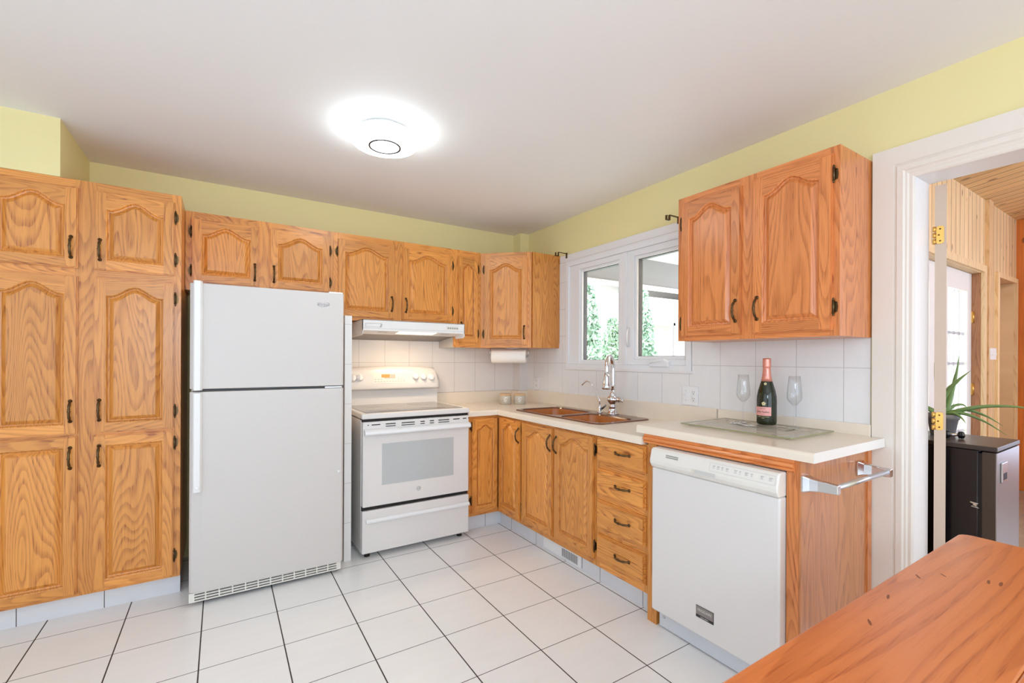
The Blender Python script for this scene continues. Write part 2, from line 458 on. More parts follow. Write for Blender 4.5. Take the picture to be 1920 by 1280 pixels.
# tiled stub wall between fridge and stove
mb = MB(); mb.box(-1.727, -1.684, -0.604, 0, 0, 1.538); mb.box(-1.727, -1.684, -0.611, -0.604, 0, 1.538, 1)
struct('wall_partition', mb, [TILE_B, tile('stub_tile', 'z', None, 1.2340, 0, 0.2487, 1, srgb(236, 234, 231), srgb(196, 190, 184), 0.0013, rough=0.2, nz=0.02)])
# splash tiling
mb = MB(); mb.box(-1.684, -0.0925, -0.008, 0, 0.90, 1.60)
struct('wall_backsplash_back', mb, TILE_B)
mb = MB(); mb.box(-0.1005, -0.0925, -0.122, 0, 0.9, 1.40); mb.box(-0.0925, 0, -0.122, -0.114, 0.9, 1.40)
struct('wall_backsplash_column', mb, tile('column_tile', 'z', None, 1.2385, 0, 0.252, 1, srgb(226, 220, 214), srgb(190, 180, 170), 0.0014, rough=0.2, nz=0.03))
mb = MB()
mb.box(-0.008, 0, -0.122, -0.672, 0.89, 1.40); mb.box(-0.008, 0, -0.585, -0.672, 1.40, 2.062, 1); mb.box(-0.008, 0, -0.672, -1.855, 0.89, 1.203)
mb.box(-0.008, 0, -1.855, -2.744, 0.89, 1.40)
struct('wall_backsplash_side', mb, [TILE_R, tile('strip_tile', 'z', None, 1.2385, 0, 0.2207, 1, srgb(236, 234, 231), srgb(198, 192, 186), 0.0014, rough=0.2, nz=0.03)])
# toe kicks (tile)
struct('baseboard_left', MB().box(-3.325, -2.562, -0.519, -0.50, 0, 0.108), TOE)
struct('baseboard_back', MB().box(-0.872, -0.539, -0.534, -0.50, 0, 0.118), TOE)
mb = MB(); mb.box(-0.539, -0.52, -0.534, -1.10, 0, 0.122); mb.box(-0.539, -0.52, -1.10, -1.488, 0, 0.012); mb.box(-0.539, -0.52, -1.10, -1.488, 0.082, 0.122); mb.box(-0.539, -0.52, -1.488, -2.05, 0, 0.122)
struct('baseboard_right', mb, TOE_R)

# window over the sink
mb = MB()
y0, y1, z0, z1 = -0.675, -1.851, 1.205, 2.052
mb.box(-0.016, 0.15, y0, y0 - 0.034, z0, z1); mb.box(-0.016, 0.15, y1, y1 + 0.034, z0, z1)
mb.box(-0.016, 0.15, y0 - 0.034, y1 + 0.034, z0, z0 + 0.03); mb.box(-0.016, 0.15, y0 - 0.034, y1 + 0.034, z1 - 0.034, z1)
mb.box(-0.010, 0.15, -1.290, -1.330, z0 + 0.03, z1 - 0.034)
win = struct('window_1', mb, VINYL, bevel=0.003)
def wpart(name, mb, mats, parent=win, **kw):
    o = mesh_obj(name, mb, mats, **kw); o.parent = parent; return o
def ring(mb, x0, x1, ya, yb, za, zb, wl, wr, wb, wt, mat=0):
    mb.box(x0, x1, ya, ya - wl, za, zb, mat); mb.box(x0, x1, yb + wr, yb, za, zb, mat)
    mb.box(x0, x1, ya - wl, yb + wr, za, za + wb, mat); mb.box(x0, x1, ya - wl, yb + wr, zb - wt, zb, mat)
for (ya, yb, pa, pb, pz0, pz1) in ((-0.709, -1.290, -0.850, -1.238, 1.268, 1.958), (-1.330, -1.817, -1.412, -1.790, 1.294, 1.956)):
    s = MB(); ring(s, -0.004, 0.06, ya, yb, 1.235, 2.018, abs(pa - ya) - 0.02, abs(pb - yb) - 0.02, pz0 - 1.235 - 0.02, 2.018 - pz1 - 0.02)
    ring(s, 0.006, 0.05, pa + 0.02, pb - 0.02, pz0 - 0.02, pz1 + 0.02, 0.02, 0.02, 0.02, 0.02)
    sash = wpart('sash', s, VINYL, bevel=0.003)
    s = MB(); ring(s, 0.022, 0.056, pa, pb, pz0, pz1, 0.004, 0.003, 0.003, 0.004)
    wpart('gasket', s, plain('grey_gasket', srgb(92, 94, 100), 0.5), parent=sash)
    wpart('pane', MB().box(0.040, 0.044, pa, pb, pz0, pz1), PANE, parent=sash)
c = MB(); c.prism([(-1.70, 1.226), (-1.555, 1.226), (-1.545, 1.246), (-1.60, 1.262), (-1.66, 1.275), (-1.70, 1.255)], 'x', -0.034, -0.004)
c.tube([(-0.036, -1.56, 1.250), (-0.044, -1.60, 1.258), (-0.046, -1.66, 1.268)], 0.006)
wpart('crank_handle', c, VINYL, bevel=0.004)
c = MB(); c.tube([(-0.012, -1.352, 1.36), (-0.030, -1.352, 1.40), (-0.030, -1.354, 1.45), (-0.014, -1.354, 1.49)], [0.006, 0.008, 0.008, 0.006])
wpart('latch', c, VINYL)
# flat painted boards round the window
mb = MB(); mb.box(-0.020, 0, -0.60, -1.98, 2.062, 2.115); mb.box(-0.014, 0, -0.66, -1.86, 2.05, 2.064)
struct('trim_1', mb, WHITE, bevel=0.003)
struct('trim_2', MB().box(-0.018, 0, -0.665, -1.86, 1.188, 1.206), WHITE, bevel=0.003)

# doorway casing, jamb
def casing_profile(c0):      # (distance from the outer edge, thickness)
    return [(0.0, 0.0), (0.0, 0.018), (0.072, 0.018), (0.076, 0.013), (0.080, 0.013), (0.084, 0.020), (0.104, 0.020), (0.110, 0.014), (0.116, 0.014), (0.122, 0.010), (0.132, 0.010), (0.138, 0.006), (0.140, 0.0)]
mb = MB()
pr = casing_profile(0)
ls = []
for (z, top) in ((0.0, 0), (None, 1), (None, 2), (0.0, 3)):
    l = []
    for d, t in pr:
        if top == 0: l.append((-t, -2.752 - d, 0.0))
        elif top == 1: l.append((-t, -2.752 - d, 2.157 - d))
        elif top == 2: l.append((-t, DY1 - 0.140 + d, 2.157 - d))
        else: l.append((-t, DY1 - 0.140 + d, 0.0))
    ls.append(l)
mb.loops(ls, closed=True)
struct('trim_3', mb, CASING)
mb = MB()
mb.box(-0.004, 0.152, DY0, DY0 + 0.022, 0, DZ); mb.box(-0.004, 0.152, DY1, DY1 - 0.022, 0, DZ); mb.box(-0.004, 0.152, DY0 + 0.022, DY1 - 0.022, DZ, DZ + 0.022)
struct('door_frame', mb, WHITE)

# ------------------------------------------------------------------ cabinets
def frame_back(x_left, yref=0.0): return Matrix.Translation((x_left, yref, 0))
def frame_right(y_left): return Matrix.Translation((0, y_left, 0)) @ Matrix.Rotation(R(-90), 4, 'Z')

def door_mesh(x0, x1, yf, z0, z1, arch=True, rise=0.050, stile=0.046, railb=0.047, shoulder=0.086, T=0.019, pin=0.032):
    """raised panel door; its back sits at y = yf, its face at yf - T. mats: 0 upright grain, 1 level grain"""
    mb = MB(); F = yf - T; F1 = yf - T + 0.0065; e = 0.0055
    w_ = x1 - x0
    if w_ < 0.24: stile, pin, rise = 0.036, 0.018, min(rise, 0.034)
    ox0, ox1 = x0 + stile, x1 - stile
    oz0 = z0 + railb
    zs = (z1 - shoulder) if arch else (z1 - 0.050)
    N = 20
    def zt(s):
        if not arch: return zs
        q = min(max((s - 0.05) / 0.90, 0), 1)
        return zs + rise * (0.5 - 0.5 * math.cos(2 * math.pi * q))
    # lipped slab behind, each board in two steps
    def board_rect(a0, a1, b0, b1, mat, le, re, be, te):
        bd = random.random()
        mb.box(a0, a1, F1, yf, b0, b1, mat, bd)
        mb.box(a0 + (e if le else 0), a1 - (e if re else 0), F, F1 + 0.0005, b0 + (e if be else 0), b1 - (e if te else 0), mat, bd)
    board_rect(x0, ox0, z0, z1, 0, 1, 0, 1, 1)
    board_rect(ox1, x1, z0, z1, 0, 0, 1, 1, 1)
    board_rect(ox0, ox1, z0, oz0, 1, 0, 0, 1, 0)
    bd = random.random()
    xs = [ox0 + (ox1 - ox0) * i / N for i in range(N + 1)]
    low = [zt(i / N) for i in range(N + 1)]
    for (fa, fb, ztop) in ((F1, yf, z1), (F, F1 + 0.0005, z1 - e)):
        for i in range(N):
            mb.add([(xs[i], fa, low[i]), (xs[i + 1], fa, low[i + 1]), (xs[i + 1], fa, ztop), (xs[i], fa, ztop),
                    (xs[i], fb, low[i]), (xs[i + 1], fb, low[i + 1]), (xs[i + 1], fb, ztop), (xs[i], fb, ztop)],
                   [(0, 1, 2, 3), (3, 2, 6, 7), (0, 4, 5, 1)], 1, False, bd)
    # opening outline, counter-clockwise in (x, z)
    def outline(d):
        pts = [(ox0 + d, oz0 + d), (ox1 - d, oz0 + d)]
        for i in range(N, -1, -1):
            x = ox0 + d + (ox1 - ox0 - 2 * d) * i / N
            s_ = (x - ox0) / (ox1 - ox0); h_ = 0.004
            sl_ = (zt(min(s_ + h_, 1)) - zt(max(s_ - h_, 0))) / (2 * h_ * (ox1 - ox0))
            pts.append((x, zt(s_) - d * math.sqrt(1 + sl_ * sl_)))
        return pts
    def L(d, y): return [(p[0], y, p[1]) for p in outline(d)]
    bd = random.random()
    mb.loops([L(0, F), L(0.003, F + 0.0012), L(0.0055, F + 0.0045), L(0.0065, F + 0.0105), L(0.010, F + 0.0125)], 0, False, board=random.random())
    mb.loops([L(0.010, F + 0.0125), L(0.014, F + 0.0135), L(pin - 0.003, F + 0.002), L(pin, F + 0.0005)], 0, False, False, False, board=bd)
    # flat field: strips from bottom edge to the top curve
    fo = outline(pin); y = F + 0.0005
    bl, br = fo[0], fo[1]; top = fo[2:]
    n = len(top)
    for i in range(n - 1):
        a, b = top[i], top[i + 1]
        mb.add([(a[0], y, a[1]), (b[0], y, b[1]), (b[0], y, bl[1]), (a[0], y, bl[1])], [(0, 1, 2, 3)], 0, False, bd)
    return mb

def handle_mesh(x, z, yf, vertical=True, L=0.098, out=0.026):
    """antique pull with a beaded waist and scrolled feet"""
    mb = MB(); n = 20; path = []; rad = []
    for i in range(n + 1):
        s = i / n; q = (s - 0.5) * L
        o = out * (1 - abs(2 * s - 1) ** 2.6) + 0.001
        path.append((x, yf - o, z + q) if vertical else (x + q, yf - o, z))
        d = abs(s - 0.5)
        r_ = 0.0042 + 0.002 * math.exp(-((d - 0.30) / 0.10) ** 2)
        r_ += 0.0035 * math.exp(-(d / 0.022) ** 2) + 0.0026 * math.exp(-((d - 0.085) / 0.02) ** 2)
        rad.append(r_ + (0.0026 if i in (0, n) else 0.0))
    mb.tube(path, rad, 8)
    for e in (-1, 1):
        q = e * L * 0.5
        c = (x, yf, z + q) if vertical else (x + q, yf, z)
        mb.lathe([(0.0085, 0), (0.0085, 0.003), (0.006, 0.005), (0.003, 0.006)], c, (0, -1, 0), 10)
    return mb

def hinge_mesh(x, z, yf, side):
    """leaf on the face frame beside the door, barrel at the door edge; side +1: leaf to the right of x"""
    mb = MB()
    mb.prism([(x, z - 0.024), (x + side * 0.013, z - 0.020), (x + side * 0.016, z), (x + side * 0.013, z + 0.020), (x, z + 0.024)], 'y', yf - 0.0035, yf - 0.0003)
    mb.tube([(x + side * 0.002, yf - 0.009, z - 0.027), (x + side * 0.002, yf - 0.009, z + 0.027)], 0.0052, 8)
    for e in (-1, 1):
        mb.lathe([(0.0052, 0), (0.0035, 0.003), (0.0045, 0.006), (0.001, 0.010)], (x + side * 0.002, yf - 0.009, z + e * 0.027), (0, 0, e), 8)
    return mb

def carcass(w_, depth, z0, z1, opens, back=-0.001, sidemat=2):
    """box with a front frame of separate boards. opens: list of (x0,x1) door columns and rows are solid behind"""
    mb = MB(); ff = 0.019; tk = 0.016
    if z1 < 1.0:      # base unit: open top, so that a sink can hang in it
        mb.box(0, tk, -depth + ff, back, z0, z1 - 0.23, sidemat); mb.box(w_ - tk, w_, -depth + ff, back, z0, z1 - 0.23, sidemat)
        mb.box(tk, w_ - tk, -depth + ff, back, z0, z0 + tk, sidemat); mb.box(tk, w_ - tk, back - 0.006, back, z0 + tk, z1, sidemat)
        mb.box(tk, w_ - tk, -depth + ff, -depth + ff + 0.004, z0 + tk, z1 - 0.08, sidemat)
    else: mb.box(0, w_, -depth + ff, back, z0, z1, sidemat)
    xs = sorted(set([0, w_] + [v for o in opens for v in o]))
    # stiles between the openings
    edges = [0] + [v for o in opens for v in o] + [w_]
    for i in range(0, len(edges), 2):
        mb.box(edges[i], edges[i + 1] + (0.0 if i + 2 >= len(edges) else 0.0), -depth, -depth + ff, z0, z1, 0)
    return mb

def cabinet(name, label, F, rot, loc, w_, depth, z0, z1, doors, oak=OAK, rails=(), side=None, group='oak wall cabinets', back=-0.001):
    """doors: (x0,x1,z0,z1,arch,handle side,handle z or None,hinge zs)"""
    t = Thing(name, label, 'cabinet', loc, rot, F, group)
    cols = sorted(set((d[0] + 0.012, d[1] - 0.012) for d in doors))
    mb = carcass(w_, depth, z0, z1, cols, back)
    for (a, b) in cols:
        rows = sorted(set((d[2], d[3]) for d in doors if abs(d[0] + 0.012 - a) < 1e-6))
        zz = [z0] + [v for r_ in rows for v in (r_[0] + 0.012, r_[1] - 0.012)] + [z1]
        for i in range(0, len(zz), 2):
            mb.box(a, b, -depth, -depth + 0.019, zz[i], zz[i + 1], 1)
    t.part('cabinet_body', mb, [oak['z'], oak['x'], side or oak['z']])
    for d in doors:
        dm = door_mesh(d[0], d[1], -depth + 0.003, d[2], d[3], d[4])
        do = t.part('door', dm, [oak['z'], oak['x']])
        hs = d[5]
        if d[6] is not None:
            hx = d[1] - 0.024 if hs > 0 else d[0] + 0.024
            t.part('handle', handle_mesh(hx, d[6], -depth + 0.003 - 0.019), BRONZE, parent=do)
        for hz in d[7]:
            t.part('hinge', hinge_mesh(d[0] - 0.001 if hs > 0 else d[1] + 0.001, hz, -depth, -1 if hs > 0 else 1), BRONZE, parent=do)
    return t

# tall pantry
ox = -3.325
rows = ((0.120, 0.886, False, 0.785, (0.82, 0.225)), (0.897, 1.663, True, 1.010, (1.58, 0.988)), (1.702, 2.090, True, 1.800, (2.01, 1.787)))
dl = []
for (a, b, ar, hz, hh) in rows:
    dl.append((-3.284 - ox, -2.966 - ox, a, b, ar, 1, hz, hh)); dl.append((-2.909 - ox, -2.588 - ox, a, b, ar, -1, hz, hh))
cabinet('pantry_cabinet', 'tall oak pantry cabinet with six doors standing beside the white fridge', frame_back(ox), 0, (ox, 0, 0.108), 0.765, 0.574, 0.108, 2.132, dl, group='oak floor cabinets')
# over the fridge
ox = -2.558
cabinet('wall_cabinet', 'short two-door oak cabinet hanging over the white fridge', frame_back(ox), 0, (ox, 0, 1.668), 0.824, 0.305, 1.668, 2.130,
        [(-2.527 - ox, -2.180 - ox, 1.713, 2.089, True, 1, 1.802, (2.01, 1.782)), (-2.122 - ox, -1.762 - ox, 1.713, 2.089, True, -1, 1.802, (1.995, 1.78))])
# over the hood
ox = -1.734
cabinet('wall_cabinet', 'two-door oak cabinet hanging over the white range hood', frame_back(ox), 0, (ox, 0, 1.535), 0.898, 0.305, 1.535, 2.130,
        [(-1.710 - ox, -1.314 - ox, 1.558, 2.088, True, 1, 1.664, (2.0, 1.645)), (-1.256 - ox, -0.856 - ox, 1.558, 2.086, True, -1, 1.662, (1.997, 1.643))])
# narrow one
ox = -0.836
cabinet('wall_cabinet', 'narrow one-door oak cabinet between the hood cabinet and the corner cabinet', frame_back(ox), 0, (ox, 0, 1.362), 0.236, 0.305, 1.362, 2.130,
        [(-0.806 - ox, -0.630 - ox, 1.402, 2.082, True, -1, 1.51, (1.992, 1.472))], side=plain('pale_side_panel', srgb(206, 198, 188), 0.5))
# diagonal corner cabinet
A = Vector((-0.600, -0.305)); B = Vector((-0.2905, -0.5819)); ang = math.atan2(B.y - A.y, B.x - A.x); fwid = (B - A).length
F = Matrix.Translation((A.x, A.y, 0)) @ Matrix.Rotation(ang, 4, 'Z')
t = Thing('corner_wall_cabinet', 'angled corner oak cabinet hanging next to the sink window', 'cabinet', (A.x, A.y, 1.362), ang, F, 'oak wall cabinets')
mb = MB(); Fi = F.inverted()
def loc2(p): q = Fi @ Vector((p[0], p[1], 0)); return (q.x, q.y)
foot = [loc2(p) for p in ((-0.599, -0.001), (-0.599, -0.300), (-0.288, -0.5815), (-0.001, -0.5815), (-0.001, -0.001))]
# carcass shifted behind the frame boards
foot[1] = (0.0, 0.019); foot[2] = (fwid, 0.019)
foot.insert(3, loc2((-0.2775, -0.5815)))
mb.prism(foot, 'z', 1.362, 2.128, 2)
for (a, b) in ((0, 0.042), (fwid - 0.042, fwid)): mb.box(a, b, 0, 0.019, 1.362, 2.128, 0)
mb.box(0.042, fwid - 0.042, 0, 0.019, 1.362, 1.40, 1); mb.box(0.042, fwid - 0.042, 0, 0.019, 2.072, 2.128, 1)
t.part('cabinet_body', mb, [OAK['z'], OAK['x'], OAK['z']])
do = t.part('door', door_mesh(0.030, fwid - 0.030, 0.003, 1.384, 2.084, True, shoulder=0.092), [OAK['z'], OAK['x']])
t.part('handle', handle_mesh(fwid - 0.056, 1.485, -0.016), BRONZE, parent=do)
for hz in (1.992, 1.472): t.part('hinge', hinge_mesh(0.029, hz, 0.0, -1), BRONZE, parent=do)
# right upper cabinet
yl = -1.981
cabinet('wall_cabinet', 'two-door reddish oak cabinet hanging on the window wall above the champagne bottle', frame_right(yl), R(-90), (0, yl, 1.370), 0.7634, 0.300, 1.370, 2.132,
        [(0.026, 0.358, 1.392, 2.096, True, 1, 1.505, (1.992, 1.463)), (0.414, 0.741, 1.392, 2.102, True, -1, 1.507, (2.018, 1.486))], oak=REDOAK)

# base cabinets --------------------------------------------------------
ZB, ZT = 0.118, 0.852
t = Thing('base_cabinet', 'corner oak base cabinet with two narrow folding doors beside the stove', 'cabinet', (-0.6, -0.6, ZB), 0, None, 'oak base cabinets')
mb = MB()
mb.box(-0.872, -0.60, -0.581, -0.001, ZB, ZT, 2); mb.box(-0.60, -0.02, -0.60, -0.02, ZB, ZT, 2); mb.box(-0.581, -0.02, -0.925, -0.60, ZB, ZB + 0.016, 2); mb.box(-0.581, -0.577, -0.925, -0.60, ZB, ZT, 2); mb.box(-0.026, -0.02, -0.925, -0.60, ZB, ZT, 2)
mb.box(-0.872, -0.822, -0.60, -0.581, ZB, ZT, 0); mb.box(-0.822, -0.60, -0.60, -0.581, ZB, 0.15, 1); mb.box(-0.822, -0.60, -0.60, -0.581, 0.82, ZT, 1)
mb.box(-0.60, -0.581, -0.915, -0.925, ZB, ZT, 0); mb.box(-0.60, -0.581, -0.60, -0.915, ZB, 0.15, 0); mb.box(-0.60, -0.581, -0.60, -0.915, 0.82, ZT, 0)
t.part('cabinet_body', mb, [OAK['z'], OAK['x'], OAK['z']])
do = t.part('door', door_mesh(-0.832, -0.617, -0.599, 0.140, 0.832, True, shoulder=0.078), [OAK['z'], OAK['x']])
for hz in (0.775, 0.235): t.part('hinge', hinge_mesh(-0.833, hz, -0.60, -1), BRONZE, parent=do)
FR = frame_right(-0.62)
dm = door_mesh(0.010, 0.290, -0.599, 0.142, 0.836, True, shoulder=0.080); dm.xf(FR)
do = t.part('door', dm, [OAK['z'], OAK['y']])
hm = handle_mesh(0.281, 0.735, -0.618); hm.xf(FR); t.part('handle', hm, BRONZE, parent=do)
yl = -0.926
F = frame_right(yl)
cabinet('base_cabinet', 'two-door oak base cabinet under the sink', F, R(-90), (0, yl, ZB), 0.747, 0.600, ZB, ZT,
        [(0.008, 0.360, 0.146, 0.832, True, 1, 0.740, (0.775, 0.235)), (0.376, 0.738, 0.152, 0.840, True, -1, 0.738, (0.765, 0.225))], group='oak base cabinets', back=-0.02)
yl = -1.675
F = frame_right(yl)
t = Thing('drawer_cabinet', 'oak base cabinet with four drawers beside the dishwasher', 'cabinet', (0, yl, ZB), R(-90), F, 'oak base cabinets')
W_ = 0.373
mb = MB(); mb.box(0, W_, -0.581, -0.02, ZB, ZT, 2)
mb.box(0, 0.028, -0.60, -0.581, ZB, ZT, 0); mb.box(W_ - 0.028, W_, -0.60, -0.581, ZB, ZT, 0)
DZS = ((0.158, 0.308), (0.346, 0.496), (0.528, 0.668), (0.708, 0.842))
zz = [ZB, 0.17, 0.30, 0.355, 0.49, 0.535, 0.66, 0.715, 0.835, ZT]
for i in range(0, len(zz), 2): mb.box(0.028, W_ - 0.028, -0.60, -0.581, zz[i], zz[i + 1], 1)
t.part('cabinet_body', mb, [OAK['z'], OAK['x'], OAK['z']])
for (a, b) in DZS:
    d = MB(); bd = random.random()
    d.box(0.015, 0.360, -0.604, -0.590, a, b, 0, bd)
    for (i0, y0_, y1_) in ((0.0, -0.609, -0.604), (0.006, -0.613, -0.609), (0.010, -0.619, -0.613)):
        d.box(0.015 + i0, 0.360 - i0, y0_, y1_, a + i0, b - i0, 0, bd)
    do = t.part('drawer', d, [OAK['x']])
    t.part('handle', handle_mesh(0.212, (a + b) / 2 + 0.004, -0.619, False), BRONZE, parent=do)

# dishwasher surround: post, moulded rail, stile, end panel -------------
t = Thing('dishwasher_surround', 'oak frame with moulded rail and end panel around the dishwasher', 'cabinet', (-0.3, -2.40, 0))
p = MB(); p.box(-0.610, -0.555, -2.050, -2.104, 0, 0.864); t.part('post', p, [OAK['z']])
p = MB()
prof = [(-0.600, 0.862), (-0.612, 0.862), (-0.618, 0.866), (-0.618, 0.872), (-0.614, 0.876), (-0.622, 0.880), (-0.624, 0.886), (-0.620, 0.892), (-0.612, 0.896), (-0.612, 0.909), (-0.590, 0.909)]
p.prism([(a, b) for a, b in prof], 'y', -2.0255, -2.728)
t.part('rail', p, [REDOAK['y']])
p = MB(); p.box(-0.610, -0.590, -2.700, -2.742, 0, 0.909); t.part('stile', p, [REDOAK['z']])
p = MB(); p.box(-0.608, -0.001, -2.738, -2.750, 0, 0.909); t.part('end_panel', p, [ENDOAK])
p = MB(); p.box(-0.062, -0.024, -2.750, -2.756, 0, 0.909); t.part('scribe_strip', p, [REDOAK['z']])

# ------------------------------------------------------------------ countertops
t = Thing('countertop', 'L-shaped cream laminate countertop holding the copper-brown sink', 'countertop', (-0.3, -0.3, 0.852))
CT, CBt = 0.8903, 0.852
SX0, SX1, SY0, SY1 = -0.512, -0.100, -1.592, -0.728     # hole under the sink deck
mb = MB(); bd = 0.3
mb.box(-0.873, -0.605, -0.605, -0.019, CBt, CT)
mb.box(-0.605, -0.019, -SY1 * -1, -0.019, CBt, CT)
mb.box(-0.605, SX0, SY0, SY1, CBt, CT); mb.box(SX1, -0.019, SY0, SY1, CBt, CT)
mb.box(-0.605, -0.019, -2.0235, SY0, CBt, CT)
# rolled front edge swept round the inner corner
prof = []
for k in range(7):
    a = R(90 * k / 6); prof.append((0.605 + 0.010 + 0.013 * math.sin(a), CT - 0.013 + 0.013 * math.cos(a)))
prof += [(0.628, CBt), (0.605, CBt), (0.605, CT)]
ls = [[(-0.873, -d, z) for d, z in prof], [(-d, -d, z) for d, z in prof], [(-d, -2.0235, z) for d, z in prof]]
mb.loops(ls, 0, False, True, True)
t.part('worktop', mb, LAMI)
mb = MB()
mb.box(-0.873, -0.1195, -0.019, -0.009, CT - 0.02, 0.985); mb.box(-0.1195, -0.1010, -0.140, -0.009, CT - 0.02, 0.985)
mb.box(-0.1010, -0.019, -0.140, -0.122, CT - 0.02, 0.985); mb.box(-0.019, -0.0085, -2.0235, -0.122, CT - 0.02, 0.996)
t.part('upstand', mb, LAMI, bevel=0.003)
t.part('mitre_joint', MB().add([(-0.628 - 0.0004, -0.628 - 0.0004, CBt), (-0.623, -0.628 - 0.0006, CBt), (-0.623, -0.628 - 0.0006, CT - 0.012), (-0.628 - 0.0004, -0.628 - 0.0004, CT - 0.012)], [(0, 1, 2, 3)]), plain('joint_line', srgb(150, 130, 110), 0.6))
t = Thing('raised_countertop', 'raised cream laminate countertop above the white dishwasher', 'countertop', (-0.3, -2.4, 0.909))
mb = MB(); C2, C2b = 0.945, 0.909
prof = []
for k in range(7):
    a = R(90 * k / 6); prof.append((-0.610 - 0.013 * math.sin(a), C2 - 0.013 + 0.013 * math.cos(a)))
prof += [(-0.623, C2b), (-0.0215, C2b), (-0.0215, C2)]
mb.prism(prof, 'y', -1.985, -2.797)
t.part('worktop', mb, LAMI)
mb = MB(); mb.prism(prof, 'y', -2.797, -2.800)
t.part('end_cap', mb, LAMI_E, label='pale laminate end cap')
mb = MB(); mb.box(-0.0205, -0.0085, -2.032, -2.749, C2 - 0.03, 0.995)
t.part('upstand', mb, LAMI, bevel=0.003)

# ------------------------------------------------------------------ sink, taps
t = Thing('sink', 'glossy copper-brown double-bowl sink set into the cream countertop', 'sink', (-0.3, -1.16, CT))
Z = CT + 0.007
def pad(poly, n=None): return poly
cells = (((-0.530, -0.080, -1.172, -0.705), (-0.506, -0.150, -1.152, -0.735)), ((-0.530, -0.080, -1.612, -1.172), (-0.506, -0.190, -1.585, -1.195)))
deck = MB()
for ci, (cell, bowl) in enumerate(cells):
    nseg = 8
    inner = rrect(bowl[0], bowl[1], bowl[2], bowl[3], 0.075, nseg)
    x0_, x1_, y0_, y1_ = cell
    ro = 0.05
    outer = []
    for (cx, cy, a0, sq) in ((x1_, y1_, 0, ci == 1), (x0_, y1_, 90, ci == 1), (x0_, y0_, 180, ci == 0), (x1_, y0_, 270, ci == 0)):
        sx = -1 if cx == x1_ else 1; sy = -1 if cy == y1_ else 1
        for k in range(nseg + 1):
            a = R(a0 + 90 * k / nseg)
            if sq:
                # square corner shared with the other cell
                if a0 in (0, 180): pt = (cx, cy + sy * ro * (1 - k / (nseg / 2))) if k <= nseg / 2 else (cx + sx * ro * (k / (nseg / 2) - 1), cy)
                else: pt = (cx + sx * ro * (1 - k / (nseg / 2)), cy) if k <= nseg / 2 else (cx, cy + sy * ro * (k / (nseg / 2) - 1))
            else: pt = (cx + sx * ro + ro * math.cos(a), cy + sy * ro + ro * math.sin(a))
            outer.append(pt)
    deck.loops([[(p[0], p[1], Z) for p in outer], [(p[0], p[1], Z) for p in inset(inner, -0.010)], [(p[0], p[1], Z - 0.002) for p in inset(inner, -0.003)], [(p[0], p[1], Z - 0.010) for p in inner]], 0, False)
    b = MB(); ls = []
    dpt = 0.17 if ci == 0 else 0.13
    for (d, dz) in ((0.0, 0.010), (0.006, 0.03), (0.016, dpt * 0.6), (0.03, dpt * 0.9), (0.055, dpt), (0.09, dpt + 0.004)):
        ls.append([(p[0], p[1], Z - dz) for p in inset(inner, d)])
    b.loops(ls, 0, True, False, True)
    bo = t.part('bowl', b, COPPER, fix=False)
    cx, cy = (bowl[0] + bowl[1]) / 2, (bowl[2] + bowl[3]) / 2
    dr = MB(); dr.lathe([(0.045, 0.0), (0.043, 0.004), (0.030, 0.003), (0.028, 0.001), (0.0, 0.001)], (cx, cy, Z - dpt - 0.004), (0, 0, 1), 20)
    t.part('drain', dr, CHROME, parent=bo)
# skirt of the rim resting on the counter
sk = rrect(-0.530, -0.080, -1.612, -0.705, 0.05, 8)
deck.loops([[(p[0], p[1], Z) for p in sk], [(p[0], p[1], Z - 0.003) for p in inset(sk, -0.004)], [(p[0], p[1], CT + 0.0004) for p in inset(sk, -0.006)]], 0, True)
t.part('rim', deck, COPPER_RIM)

t = Thing('kitchen_faucet', 'chrome gooseneck kitchen faucet with side lever behind the sink', 'faucet', (-0.115, -1.31, Z))
fx, fy = -0.115, -1.31
mb = MB()
mb.lathe([(0.0415, 0.0), (0.0415, 0.006), (0.0366, 0.010), (0.0293, 0.03), (0.0256, 0.045), (0.0305, 0.050), (0.0305, 0.056), (0.0244, 0.060), (0.0220, 0.07), (0.0293, 0.078), (0.0378, 0.090), (0.0403, 0.102), (0.0366, 0.114), (0.0268, 0.124), (0.0195, 0.130), (0.0220, 0.134), (0.0220, 0.138), (0.0140, 0.145), (0.0124, 0.17)], (fx, fy, Z), (0, 0, 1), 24)
t.part('body', mb, CHROME)
hx, hy = -0.245, -1.385
dx, dy = hx - fx, hy - fy; rr_ = math.hypot(dx, dy) / 2
path = [(fx, fy, Z + 0.165), (fx, fy, Z + 0.20), (fx, fy, Z + 0.26), (fx, fy, Z + 0.31)]
zc = Z + 0.315
for k in range(1, 13):
    a = math.pi * k / 12
    s = (1 - math.cos(a)) / 2
    path.append((fx + dx * s, fy + dy * s, zc + 0.082 * math.sin(a)))
path += [(hx, hy, zc - 0.02), (hx, hy, zc - 0.04)]
mb = MB(); mb.tube(path, 0.0138, 16)
t.part('spout', mb, CHROME)
mb = MB(); mb.lathe([(0.0156, 0.0), (0.0192, 0.02), (0.0228, 0.05), (0.0288, 0.075), (0.0312, 0.082), (0.0312, 0.098), (0.0264, 0.102), (0.0216, 0.1025), (0.0000, 0.1025)], (hx, hy, zc - 0.035), (0, 0, -1), 20)
t.part('spray_head', mb, CHROME)
mb = MB(); mb.tube([(fx + 0.01, fy - 0.025, Z + 0.100), (fx + 0.01, fy - 0.05, Z + 0.102), (fx + 0.008, fy - 0.075, Z + 0.104), (fx - 0.01, fy - 0.098, Z + 0.094)], [0.019, 0.021, 0.015, 0.006], 12)
t.part('lever', mb, CHROME)
